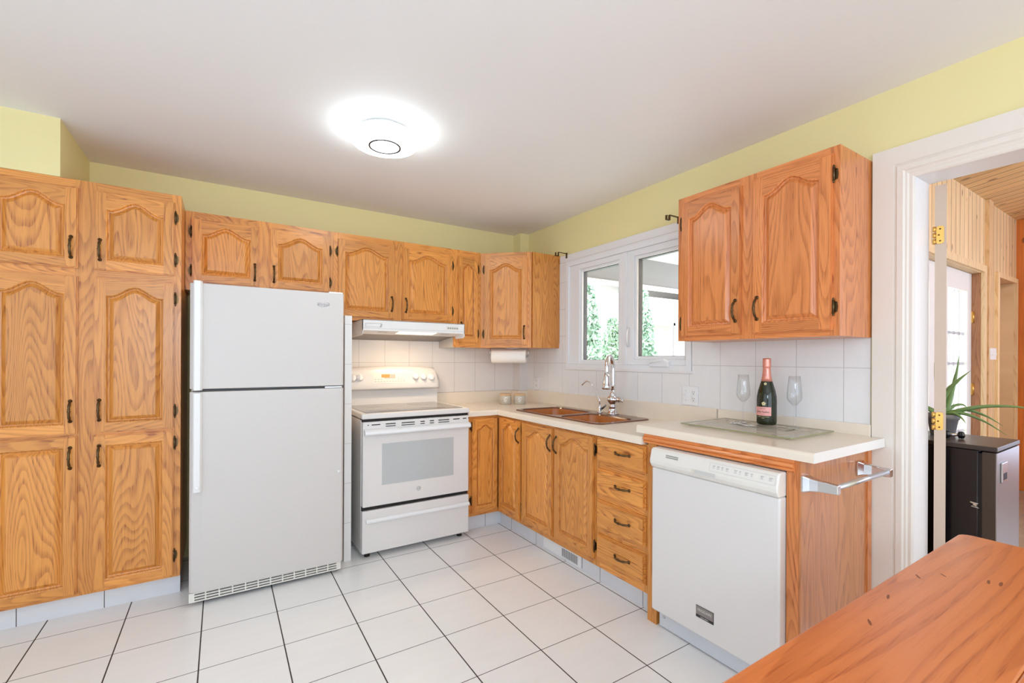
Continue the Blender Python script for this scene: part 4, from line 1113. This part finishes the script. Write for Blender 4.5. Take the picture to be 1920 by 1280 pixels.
p = MB(); p.lathe([(0.0252, 0.2105), (0.0212, 0.230), (0.0188, 0.250), (0.0172, 0.272), (0.0176, 0.278), (0.0190, 0.281), (0.0192, 0.288), (0.0180, 0.292), (0.0184, 0.298), (0.0186, 0.318), (0.0176, 0.322), (0.008, 0.3235)], (cx, cy, BT), (0, 0, 1), 32); foil = t.part('foil', p, FOIL)
base = math.atan2(CAM_POS.y - cy, CAM_POS.x - cx)
def cyl(u_, z_, r_=0.0444): a = base + u_ / r_; return (cx + r_ * math.cos(a), cy + r_ * math.sin(a), BT + z_)
def curved(mbx, u0, u1, z0, z1, r_=0.0444, mat=0, n=14):
    a = [cyl(u0 + (u1 - u0) * i / n, z0, r_) for i in range(n + 1)]; b = [cyl(u0 + (u1 - u0) * i / n, z1, r_) for i in range(n + 1)]
    mbx.loops([a, b], mat, True, closed=False)
def ctext(mbx, s, size, u0, z0, r_=0.0447, mat=0, shear=0.0, ws=1.0):
    vs, fs = text_polys(s, size, 'CENTER', shear); mbx.add([cyl(u0 + q_[0] * ws, z0 + q_[1], r_) for q_ in vs], fs, mat)
p = MB(); curved(p, -0.064, 0.020, 0.046, 0.088); lb = t.part('label', p, LABEL, fix=False)
p = MB(); ctext(p, 'Nicolas Feuillatte', 0.0125, -0.020, 0.064, shear=0.3, ws=0.72); ctext(p, 'CHAMPAGNE', 0.005, -0.020, 0.080); curved(p, -0.035, -0.008, 0.0525, 0.0532, 0.0447)
t.part('label_lettering', p, INK, parent=lb, fix=False)
p = MB(); ctext(p, 'RESERVE EXCLUSIVE', 0.0062, -0.016, 0.040); ctext(p, 'ROSE', 0.0055, -0.016, 0.0335); t.part('gold_lettering', p, GOLD, fix=False)
def rosette(mbx, u0, z0, rr0, rad):
    for k in range(5):
        a = math.pi / 2 + k * 2 * math.pi / 5; c_ = (u0 + rr0 * 0.58 * math.cos(a), z0 + rr0 * 0.58 * math.sin(a))
        mbx.add([cyl(c_[0] + rr0 * 0.46 * math.cos(b * math.pi / 5), c_[1] + rr0 * 0.46 * math.sin(b * math.pi / 5), rad) for b in range(10)], [tuple(range(10))])
p = MB(); rosette(p, -0.013, 0.104, 0.0095, 0.0446); t.part('gold_emblem', p, GOLD, fix=False)
p = MB(); rosette(p, -0.006, 0.199, 0.0065, 0.0300); t.part('gold_emblem', p, GOLD, fix=False)
p = MB(); vs, fs = text_polys('Nicolas Feuillatte', 0.008, 'CENTER', 0.3)
p.add([cyl(-0.003 - v[1], 0.252 + v[0] * 0.62, 0.0212 - (v[0] * 0.62 + 0.022) * 0.085) for v in vs], fs); t.part('foil_lettering', p, plain('foil_ink', srgb(150, 84, 76), 0.5), parent=foil, fix=False)
def flute(x, y, label):
    t = Thing('champagne_flute', label, 'glass', (x, y, BT), group='champagne flutes on the glass board')
    p = MB()
    o = [(0.0, 0.0), (0.034, 0.0), (0.035, 0.0012), (0.020, 0.0035), (0.006, 0.007), (0.0036, 0.014), (0.0034, 0.08), (0.0050, 0.095), (0.012, 0.106), (0.026, 0.124), (0.031, 0.136), (0.0305, 0.160), (0.0265, 0.205), (0.0235, 0.240)]
    i_ = [(0.0228, 0.240), (0.0258, 0.205), (0.0298, 0.160), (0.0302, 0.137), (0.025, 0.126), (0.011, 0.109), (0.003, 0.104), (0.0, 0.1035)]
    p.lathe(o + i_, (x, y, BT), (0, 0, 1), 36, caps=(False, False))
    t.part('glass_bowl', p, GLASS)
flute(-0.150, -2.258, 'clear champagne flute between the bottle and the window')
flute(-0.118, -2.487, 'clear champagne flute between the bottle and the doorway')
def card(cx, cy, an, wx, wy, lift, label, dark):
    t = Thing('printed_card', label, 'card', (cx, cy, BT + lift), R(an), Matrix.Translation((cx, cy, 0)) @ Matrix.Rotation(R(an), 4, 'Z'), group='small printed cards by the champagne bottle')
    z = BT + lift
    p = MB(); p.box(-wx, wx, -wy, wy, z, z + 0.0009); t.part('paper', p, plain('card_white', srgb(232, 230, 224), 0.6))
    p = MB(); r2 = random.Random(dark)
    for k in range(12):
        a, b = r2.uniform(-wx * .8, wx * .5), r2.uniform(-wy * .85, wy * .8); p.box(a, a + r2.uniform(0.01, 0.03), b, b + 0.004, z + 0.0009, z + 0.0012)
    t.part('print', p, INK)
card(-0.205, -2.262, 20, 0.045, 0.030, 0.0012, 'black-and-white printed card lying under the flute by the window', 5)
card(-0.245, -2.325, 62, 0.042, 0.022, 0.0028, 'black-and-white printed card lying in front of the champagne bottle', 9)

# ------------------------------------------------------------------ ceiling lamp
lx, ly = -1.690, -1.305
t = Thing('ceiling_light', 'round white flush ceiling light glowing on the kitchen ceiling', 'ceiling light', (lx, ly, H - 0.002))
p = MB(); p.lathe([(0.120, 0.002), (0.120, 0.022), (0.150, 0.024), (0.150, 0.028)], (lx, ly, H - 0.002), (0, 0, -1), 48); t.part('base', p, PLASTIC)
p = MB(); p.lathe([(0.150, 0.028), (0.160, 0.031), (0.160, 0.036), (0.157, 0.037), (0.157, 0.039), (0.163, 0.041), (0.163, 0.047), (0.160, 0.048), (0.160, 0.050), (0.165, 0.052), (0.165, 0.060), (0.155, 0.070), (0.120, 0.078), (0.070, 0.081), (0.0, 0.082)], (lx, ly, H - 0.002), (0, 0, -1), 56); df = t.part('diffuser', p, DIFF)
p = MB(); p.lathe([(0.070, 0.0805), (0.070, 0.0840), (0.079, 0.0840), (0.079, 0.0795)], (lx, ly, H - 0.002), (0, 0, -1), 48, caps=(False, False)); t.part('ring', p, plain('lamp_ring', srgb(42, 40, 38), 0.4))

# ------------------------------------------------------------------ table in the foreground
TZ = 0.760
t = Thing('wooden_table', 'glossy orange-brown wooden table in the near corner of the kitchen', 'table', (-1.2, -3.65, 0))
tx0, tx1, ty0, ty1 = -2.02, -0.514, -4.10, -3.150
tp = None
p = MB(); ys = [ty0, -3.87, -3.63, -3.40, ty1]
for i in range(4):
    bd = [0.13, 0.52, 0.77, 0.34][i]
    if i == 3:
        poly = [(tx0, ys[3]), (tx1, ys[3])]
        for k in range(7): a = R(90 * k / 6); poly.append((tx1 - 0.03 + 0.03 * math.cos(a), ty1 - 0.03 + 0.03 * math.sin(a)))
        poly.append((tx0, ty1)); p.prism(poly, 'z', TZ - 0.032, TZ, 0, bd)
    else: p.box(tx0, tx1, ys[i], ys[i + 1], TZ - 0.032, TZ, 0, bd)
top = t.part('table_top', p, TABLE, bevel=0.004, seg=3)
for (x, y) in ((tx0 + 0.08, ty0 + 0.08), (tx1 - 0.09, ty0 + 0.08), (tx0 + 0.08, ty1 - 0.09), (tx1 - 0.09, ty1 - 0.09)):
    g = MB(); g.loops([[(x + a, y + b, z) for a, b in rrect(-q, q, -q, q, 0.006, 2)] for z, q in ((0, 0.026), (0.55, 0.036), (TZ - 0.032, 0.038))], 0, False, True, True)
    t.part('leg', g, TABLE)
p = MB(); p.box(tx0 + 0.1, tx1 - 0.1, ty1 - 0.10, ty1 - 0.08, TZ - 0.13, TZ - 0.032); p.box(tx0 + 0.1, tx1 - 0.1, ty0 + 0.07, ty0 + 0.09, TZ - 0.13, TZ - 0.032)
t.part('apron', p, TABLE)
p = MB()
for (x, y, a, L_) in ((-0.98, -3.185, 35, 0.012), (-0.875, -3.282, 10, 0.014), (-0.865, -3.300, 5, 0.016), (-1.155, -3.185, 15, 0.013), (-1.305, -3.205, 30, 0.013), (-0.92, -3.215, 50, 0.010)):
    c_, s_ = math.cos(R(a)), math.sin(R(a))
    p.add([(x + L_ * math.cos(b) * c_ - 0.20 * L_ * math.sin(b) * s_, y + L_ * math.cos(b) * s_ + 0.20 * L_ * math.sin(b) * c_, TZ + 0.0003) for b in [R(36 * k) for k in range(10)]], [tuple(range(10))])
t.part('knots', p, plain('knot_brown', srgb(128, 62, 26), 0.35), parent=top)

# ------------------------------------------------------------------ room beyond the doorway
NW, NX1, NYF = -2.430, 4.257, -5.9
struct('floor_sunroom', MB().box(0.0, NX1 + 0.2, NYF, NW + 0.3, -0.1, -0.004), SLATE)
def zc2(y): return 2.665 + 0.13 * (NW - y)
mb = MB()
for (a, b, z0, z1) in ((0.15, 1.28, 0, 2.9), (1.28, 3.09, 2.030, 2.9), (3.09, 3.56, 0, 2.9), (3.56, 4.16, 2.030, 2.9), (4.16, NX1 + 0.1, 0, 2.9)):
    mb.box(a, b, NW, NW + 0.14, z0, min(z1, 2.68))
struct('wall_sunroom_back', mb, PINE_V)
mb = MB(); mb.add([(0.15, NW + 0.14, zc2(NW + 0.14)), (NX1 + 0.1, NW + 0.14, zc2(NW + 0.14)), (NX1 + 0.1, NYF, zc2(NYF)), (0.15, NYF, zc2(NYF)), (0.15, NW + 0.14, zc2(NW + 0.14) + .08), (NX1 + 0.1, NW + 0.14, zc2(NW + 0.14) + .08), (NX1 + 0.1, NYF, zc2(NYF) + .08), (0.15, NYF, zc2(NYF) + .08)],
                  [(0, 1, 2, 3), (4, 5, 6, 7), (0, 1, 5, 4), (1, 2, 6, 5), (2, 3, 7, 6), (3, 0, 4, 7)])
struct('ceiling_sunroom', mb, PINE_C)
struct('wall_sunroom_end', MB().box(NX1, NX1 + 0.1, NYF, NW, 0, 3.15), CEDAR_V)
mb = MB(); mb.box(0.15, 0.5, NYF - 0.1, NYF, 0, 3.1); mb.box(0.5, 3.9, NYF - 0.1, NYF, 0, 0.5); mb.box(0.5, 3.9, NYF - 0.1, NYF, 2.5, 3.15); mb.box(3.9, NX1 + 0.1, NYF - 0.1, NYF, 0, 3.1)
mb.box(0.5, 3.9, NYF - 0.1, NYF - 0.06, 0.5, 2.5, 1)
struct('wall_sunroom_front', mb, [PINE_V, WHITE])
# pine casings
mb = MB(); mb.box(1.21, 3.155, NW - 0.022, NW, 2.030, 2.085); mb.box(3.085, 3.155, NW - 0.022, NW, 0, 2.030); mb.box(1.28, 3.083, NW, -2.30, 2.024, 2.031)
struct('trim_4', mb, [PINE['z']])
struct('trim_5', MB().box(3.185, 3.315, NW - 0.028, NW, 0, 2.665), [wood('pilaster_pine', 'z', srgb(222, 186, 140), srgb(190, 144, 96), rough=0.5, lines=5, coat=0)])
mb = MB(); mb.box(3.50, 3.56, NW - 0.022, NW, 0, 2.075); mb.box(3.56, 4.16, NW - 0.022, NW, 2.030, 2.075); mb.box(4.16, 4.215, NW - 0.022, NW, 0, 2.075)
struct('trim_6', mb, [PINE['z']])
struct('door_jamb', MB().box(3.083, 3.090, NW, -2.30, 0, 2.03), BROWNW)
# white glazed outside door
def dpart(par, name, mb, mats, **kw):
    o = mesh_obj(name, mb, mats, **kw); o.parent = par; return o
yb = -2.372
def leaf(x0, x1, name):
    a, b = x0 + 0.22, x1 - 0.18
    mb = MB()
    for (p, q, z0, z1) in ((x0, a, 0.01, 2.02), (b, x1, 0.01, 2.02), (a, b, 0.01, 0.30), (a, b, 1.855, 2.02)): mb.box(p, q, yb, yb + 0.045, z0, z1)
    d = struct(name, mb, VINYL)
    mb = MB()
    for (p, q, z0, z1) in ((a - 0.03, a, 0.27, 1.885), (b, b + 0.03, 0.27, 1.885), (a, b, 0.27, 0.30), (a, b, 1.855, 1.885)): mb.box(p, q, yb - 0.014, yb, z0, z1)
    dpart(d, 'glazing_bead', mb, VINYL)
    mb = MB()
    for z in (0.68, 1.24, 1.49): mb.box(a, b, yb + 0.006, yb + 0.018, z, z + 0.022)
    for k in (1, 2, 3): x = a + (b - a) * k / 4; mb.box(x - 0.006, x + 0.006, yb + 0.006, yb + 0.018, 0.30, 1.855)
    dpart(d, 'grille_bars', mb, plain('grille_grey', srgb(205, 208, 214), 0.4))
    dpart(d, 'pane', MB().box(a, b, yb + 0.024, yb + 0.028, 0.30, 1.855), PANE)
    return d
leaf(1.29, 2.185, 'door_4')
d2 = leaf(2.195, 3.08, 'door_2')
for z in (1.60, 0.98, 0.25):
    mb = MB(); mb.box(3.078, 3.086, yb - 0.012, yb, z, z + 0.10); mb.tube([(3.080, yb - 0.012, z), (3.080, yb - 0.012, z + 0.10)], 0.007, 8); dpart(d2, 'hinge', mb, BRASS)
# amber door set back in the second opening
mb = MB(); mb.box(3.56, 4.16, -2.330, -2.290, 0.01, 2.03); d3 = struct('door_3', mb, REDDOOR)
mb = MB(); mb.lathe([(0.022, 0), (0.022, 0.01), (0.009, 0.012), (0.009, 0.04)], (3.66, -2.330, 1.475), (0, -1, 0), 14); mb.tube([(3.66, -2.37, 1.475), (3.72, -2.375, 1.480), (3.77, -2.372, 1.492)], 0.008, 8); dpart(d3, 'lever', mb, SATIN)
# open white door seen edge-on, hinged on the far jamb of the doorway
an = math.atan2(0.655, 2.53)
e = Vector((math.cos(an), math.sin(an), 0)); nrm = Vector((-math.sin(an), math.cos(an), 0))
hp = Vector((0.160, -2.946, 0)); hw = 0.640; th = 0.036
mb = MB()
c4 = [hp, hp + e * hw, hp + e * hw + nrm * th, hp + nrm * th]
mb.loops([[(q.x, q.y, 0.012) for q in c4], [(q.x, q.y, 2.006) for q in c4]], 0, False, True, True)
d1 = struct('door_1', mb, plain('door_edge_paint', srgb(204, 180, 158), 0.5))
for za, zb in ((0.983, 1.057), (1.760, 1.834), (0.25, 0.324)):
    mb = MB(); q0 = hp + nrm * 0.008 - e * 0.0012; 
    lf = rrect(0.0, 0.024, za, zb, 0.008, 4)
    mb.loops([[tuple(q0 + nrm * (a - 0.0) * 1.0 + Vector((0, 0, b))) for a, b in lf], [tuple(q0 - e * 0.002 + nrm * a + Vector((0, 0, b))) for a, b in lf]], 0, False, True, True)
    for k in range(3):
        kc = q0 + nrm * 0.030
        mb.tube([kc + Vector((0, 0, za + 0.026 * k)), kc + Vector((0, 0, za + 0.026 * k + 0.021))], 0.006, 8)
    for (a, b) in ((0.012, 0.012), (0.016, 0.037), (0.012, 0.062)): mb.lathe([(0.0035, 0), (0.002, 0.001)], q0 + nrm * a + Vector((0, 0, za + b)) - e * 0.002, -e, 8, mat=1)
    dpart(d1, 'hinge', mb, [BRASS, plain('hinge_screw', srgb(120, 84, 40), 0.4, 0.8)])
# mini fridge with things on top
t = Thing('mini_fridge', 'black mini fridge with a brushed steel door in the pine room beyond the doorway', 'refrigerator', (1.06, -2.72, 0))
mx0, mx1, my0, my1 = 0.832, 1.262, -2.965, -2.470
mb = MB(); mb.box(mx0, mx1, my0 + 0.065, my1, 0.02, 0.822); t.part('fridge_body', mb, APPB, bevel=0.006)
mb = MB(); mb.box(mx0 - 0.004, mx1 + 0.004, my0 - 0.002, my1, 0.824, 0.848); tpm = t.part('top_panel', mb, plain('dark_top_laminate', srgb(66, 58, 56), 0.35), bevel=0.004)
mb = MB(); mb.box(mx0, mx1, my0, my0 + 0.004, 0.03, 0.818, 0); mb.box(mx0, mx1, my0 + 0.004, my0 + 0.052, 0.03, 0.818, 1); fd = t.part('door', mb, [STEEL, plain('door_side_brown', srgb(74, 62, 54), 0.5)])
mb = MB(); mb.box(mx0 + 0.004, mx1 - 0.004, my0 + 0.052, my0 + 0.066, 0.04, 0.81); t.part('door_gasket', mb, BLACK)
mb = MB(); mb.box(0.893, 0.990, my0 - 0.008, my0, 0.665, 0.765, 0); mb.box(0.905, 0.978, my0 - 0.0085, my0 - 0.002, 0.677, 0.715, 1); t.part('handle', mb, [SATIN, BLACK], parent=fd, bevel=0.004)
for x in (mx0 + 0.05, mx1 - 0.05):
    for y in (my0 + 0.12, my1 - 0.06): t.part('foot', MB().lathe([(0.015, 0), (0.015, 0.022)], (x, y, 0), (0, 0, 1), 10), BLACK)
p = MB()
zz_ = [(-2.872, 0.560), (-2.900, 0.556), (-2.884, 0.548), (-2.902, 0.536), (-2.876, 0.540), (-2.890, 0.552), (-2.872, 0.560)]
p.tube([(mx0 - 0.006, y, z + 0.0) for y, z in zz_], 0.0028, 6); p.box(mx0 - 0.004, mx0 - 0.0005, -2.882, -2.894, 0.545, 0.553)
single('fridge_magnet', p, plain('magnet_white', srgb(226, 214, 200), 0.4), (mx0 - 0.003, -2.888, 0.55), 'small white zigzag wire magnet on the black side of the mini fridge', 'magnet')
# pot and aloe
px_, py_ = 1.120, -2.690; PZ = 0.8482
t = Thing('flower_pot', 'grey plastic flower pot holding the aloe on the mini fridge', 'plant pot', (px_, py_, PZ))
p = MB(); p.lathe([(0.050, 0), (0.053, 0.004), (0.066, 0.090), (0.072, 0.092), (0.074, 0.120), (0.071, 0.122), (0.068, 0.104), (0.0, 0.104)], (px_, py_, PZ), (0, 0, 1), 32, caps=(True, False)); t.part('pot', p, GREYPOT)
p = MB(); p.lathe([(0.067, 0.105), (0.04, 0.112), (0.0, 0.114)], (px_, py_, PZ), (0, 0, 1), 24); t.part('soil', p, SOIL)
t = Thing('aloe_plant', 'green aloe plant with long pointed leaves growing in the grey pot', 'plant', (px_, py_, PZ + 0.11))
vdir = Vector((px_ - CAM_POS.x, py_ - CAM_POS.y, 0)).normalized(); rdir = Vector((vdir.y, -vdir.x, 0))
org = Vector((px_, py_, PZ + 0.128))
leaves = [  # (right, depth, up) control points relative to the pot mouth, base width
    ([(-0.002, 0, -0.01), (-0.014, 0.03, 0.09), (-0.030, 0.04, 0.19), (-0.037, 0.05, 0.286)], 0.020),
    ([(0.010, 0, -0.01), (0.034, 0.03, 0.10), (0.054, 0.04, 0.21), (0.068, 0.04, 0.325)], 0.019),
    ([(0.002, -0.02, -0.01), (-0.008, -0.03, 0.06), (0.016, -0.04, 0.12), (0.060, -0.05, 0.185), (0.112, -0.05, 0.243)], 0.026),
    ([(0.004, 0.02, -0.01), (0.004, 0.03, 0.09), (-0.002, 0.04, 0.16), (-0.011, 0.05, 0.207)], 0.009),
    ([(0.006, 0.0, -0.01), (0.014, 0.02, 0.05), (0.014, 0.03, 0.105)], 0.012),
    ([(0.015, -0.01, -0.008), (0.090, -0.02, 0.026), (0.180, -0.02, 0.050), (0.295, -0.02, 0.054), (0.37, -0.02, 0.03)], 0.016),
    ([(0.015, 0.01, -0.005), (0.095, 0.03, 0.020), (0.175, 0.03, -0.008), (0.240, 0.03, -0.058)], 0.013),
    ([(0.012, -0.02, -0.008), (0.080, -0.03, 0.004), (0.165, -0.03, -0.032), (0.250, -0.03, -0.100)], 0.013),
    ([(0.010, -0.03, -0.006), (0.045, -0.05, 0.004), (0.075, -0.06, -0.018), (0.094, -0.07, -0.049)], 0.013),
    ([(0.010, 0.02, -0.005), (0.045, 0.05, 0.036), (0.082, 0.07, 0.046), (0.104, 0.08, 0.026)], 0.013),
    ([(-0.015, -0.02, -0.006), (-0.055, -0.03, 0.020), (-0.100, -0.03, 0.050), (-0.150, -0.03, 0.062)], 0.015),
    ([(-0.010, -0.03, -0.006), (-0.040, -0.04, 0.004), (-0.080, -0.05, 0.024), (-0.12, -0.05, 0.03)], 0.013),
]
for pts, bw in leaves:
    P = [org + rdir * a + vdir * b + Vector((0, 0, c_)) for a, b, c_ in pts]
    path = []; n = 14
    for i in range(n + 1):      # Catmull-Rom through the control points
        s_ = i / n * (len(P) - 1); k = min(int(s_), len(P) - 2); f_ = s_ - k
        p0 = P[max(k - 1, 0)]; p1 = P[k]; p2 = P[k + 1]; p3 = P[min(k + 2, len(P) - 1)]
        path.append(0.5 * ((2 * p1) + (p2 - p0) * f_ + (2 * p0 - 5 * p1 + 4 * p2 - p3) * f_ ** 2 + (3 * p1 - p0 - 3 * p2 + p3) * f_ ** 3))
    lf = MB(); lf.tube(path, [max(bw * (1 - (i / n) ** 1.5) * (0.85 if i == 0 else 1.0), 0.0008) * 0.85 for i in range(n + 1)], 8)
    t.part('leaf', lf, ALOE)
# dumbbell
c0 = Vector((1.010, -2.765, PZ + 0.0200))
t = Thing('dumbbell', 'small black-and-chrome dumbbell lying in front of the grey pot', 'dumbbell', (c0.x, c0.y, PZ))
da = (rdir + vdir * 0.25).normalized()
p = MB(); p.tube([c0 - da * 0.026, c0 + da * 0.026], 0.008, 12); t.part('grip', p, SATIN)
for s_ in (-1, 1):
    p = MB(); p.lathe([(0.009, -0.013), (0.018, -0.010), (0.0200, 0.0), (0.018, 0.010), (0.010, 0.013), (0.006, 0.015)], c0 + da * (0.030 * s_), da * s_, 8, smooth=False); t.part('weight', p, plain('weight_black', srgb(48, 48, 52), 0.2, 0.6))
# triple switch on the pilaster
t = Thing('light_switch', 'white triple light switch on the pine trim beside the glazed door', 'switch', (3.29, NW - 0.028, 1.28))
t.part('cover_plate', MB().box(3.205, 3.385, NW - 0.034, NW - 0.0282, 1.285, 1.385), PLASTIC)
p = MB()
for k in range(3): p.box(3.232 + 0.052 * k, 3.246 + 0.052 * k, NW - 0.044, NW - 0.034, 1.325, 1.345)
t.part('toggle', p, PLASTIC)

# ------------------------------------------------------------------ outdoors seen through the window
struct('ground', MB().box(-1, 40, NW + 0.3, 40, -0.35, -0.25), GROUND)
t = Thing('porch_roof', 'grey beam and pale soffit of a porch roof outside the sink window', 'porch roof', (3.5, 0.2, 2.3))
t.part('beam', MB().box(0.3, 7.0, 0.98, 1.10, 2.335, 2.725), GREYM)
t.part('beam_lip', MB().box(0.3, 7.0, 0.95, 1.13, 2.315, 2.345), SIDING)
t.part('soffit', MB().box(0.25, 7.0, -2.0, 1.10, 2.725, 2.78), plain('soffit_white', srgb(206, 206, 208), 0.6))
def cedar(x, y, h, r_, n, label, seed, zb=-0.25):
    t = Thing('cedar_tree', label, 'tree', (x, y, zb), group='cedars outside the sink window')
    t.part('trunk', MB().tube([(x, y, zb), (x, y, zb + h * 0.9)], [0.06, 0.01], 8), BARK)
    rg = random.Random(seed); f = MB()
    for k in range(n):
        q = rg.random() ** 0.8; z = zb + 0.1 + (h - 0.1) * q
        rad = r_ * (1 - q) ** 0.6 * (0.55 + 0.5 * rg.random()) + 0.02; a = rg.uniform(0, 6.283)
        c_ = Vector((x + rad * math.cos(a), y + rad * math.sin(a), z)); L_ = rg.uniform(0.04, 0.09)
        u1 = Vector((rg.gauss(0, 1), rg.gauss(0, 1), rg.gauss(0.5, 1))).normalized() * L_; u2 = Vector((rg.gauss(0, 1), rg.gauss(0, 1), rg.gauss(0, 1))).normalized() * L_ * 0.6
        f.add([c_ - u1, c_ + u2, c_ + u1, c_ - u2], [(0, 1, 2, 3)])
    t.part('foliage', f, LEAF, fix=False)
cedar(3.55, 3.1, 3.25, 0.42, 3000, 'tall columnar cedar at the edge of the sink window', 1)
cedar(4.95, 3.0, 3.15, 0.42, 2800, 'second columnar cedar, nearer the crank of the sink window', 2)
cedar(3.16, 2.0, 2.20, 0.33, 2600, 'low bushy cedar seen between the faucet and the window mullion', 3)
# neighbouring shed with a gable and an opening
t = Thing('garden_shed', 'pale board shed with a gable roof outside the sink window', 'shed', (13.0, 9.4, -0.25))
g = MB(); g.prism([(10.9, -0.25), (10.9, 3.0), (11.9, 3.64), (15.3, 2.75), (15.3, -0.25), (13.59, -0.25), (13.59, 2.70), (12.28, 2.70), (12.28, -0.25)], 'y', 9.0, 9.1)
g.box(10.9, 11.0, 9.0, 12.0, -0.25, 3.0); t.part('wall', g, SIDING)
g = MB(); g.prism([(10.6, 2.9), (11.9, 3.72), (15.6, 2.76), (15.6, 2.64), (11.9, 3.58), (10.6, 2.76)], 'y', 8.8, 12.2); t.part('roof', g, ROOFM)
g = MB(); g.box(12.18, 12.30, 8.96, 9.0, -0.25, 2.82); g.box(13.58, 13.70, 8.96, 9.0, -0.25, 2.82); g.box(12.18, 13.70, 8.96, 9.0, 2.70, 2.82); t.part('door_frame', g, GREYM)
t = Thing('outside_house', 'pale house with a low roof behind the garden shed', 'house', (16, 17, -0.25))
g = MB(); g.box(11.0, 30, 16.0, 22.0, -0.25, 5.2); t.part('wall', g, SIDING)
g = MB(); g.prism([(10.4, 5.1), (20.0, 7.0), (30.6, 5.1), (30.6, 5.4), (20.0, 7.3), (10.4, 5.4)], 'y', 15.5, 22.5); t.part('roof', g, ROOFM)
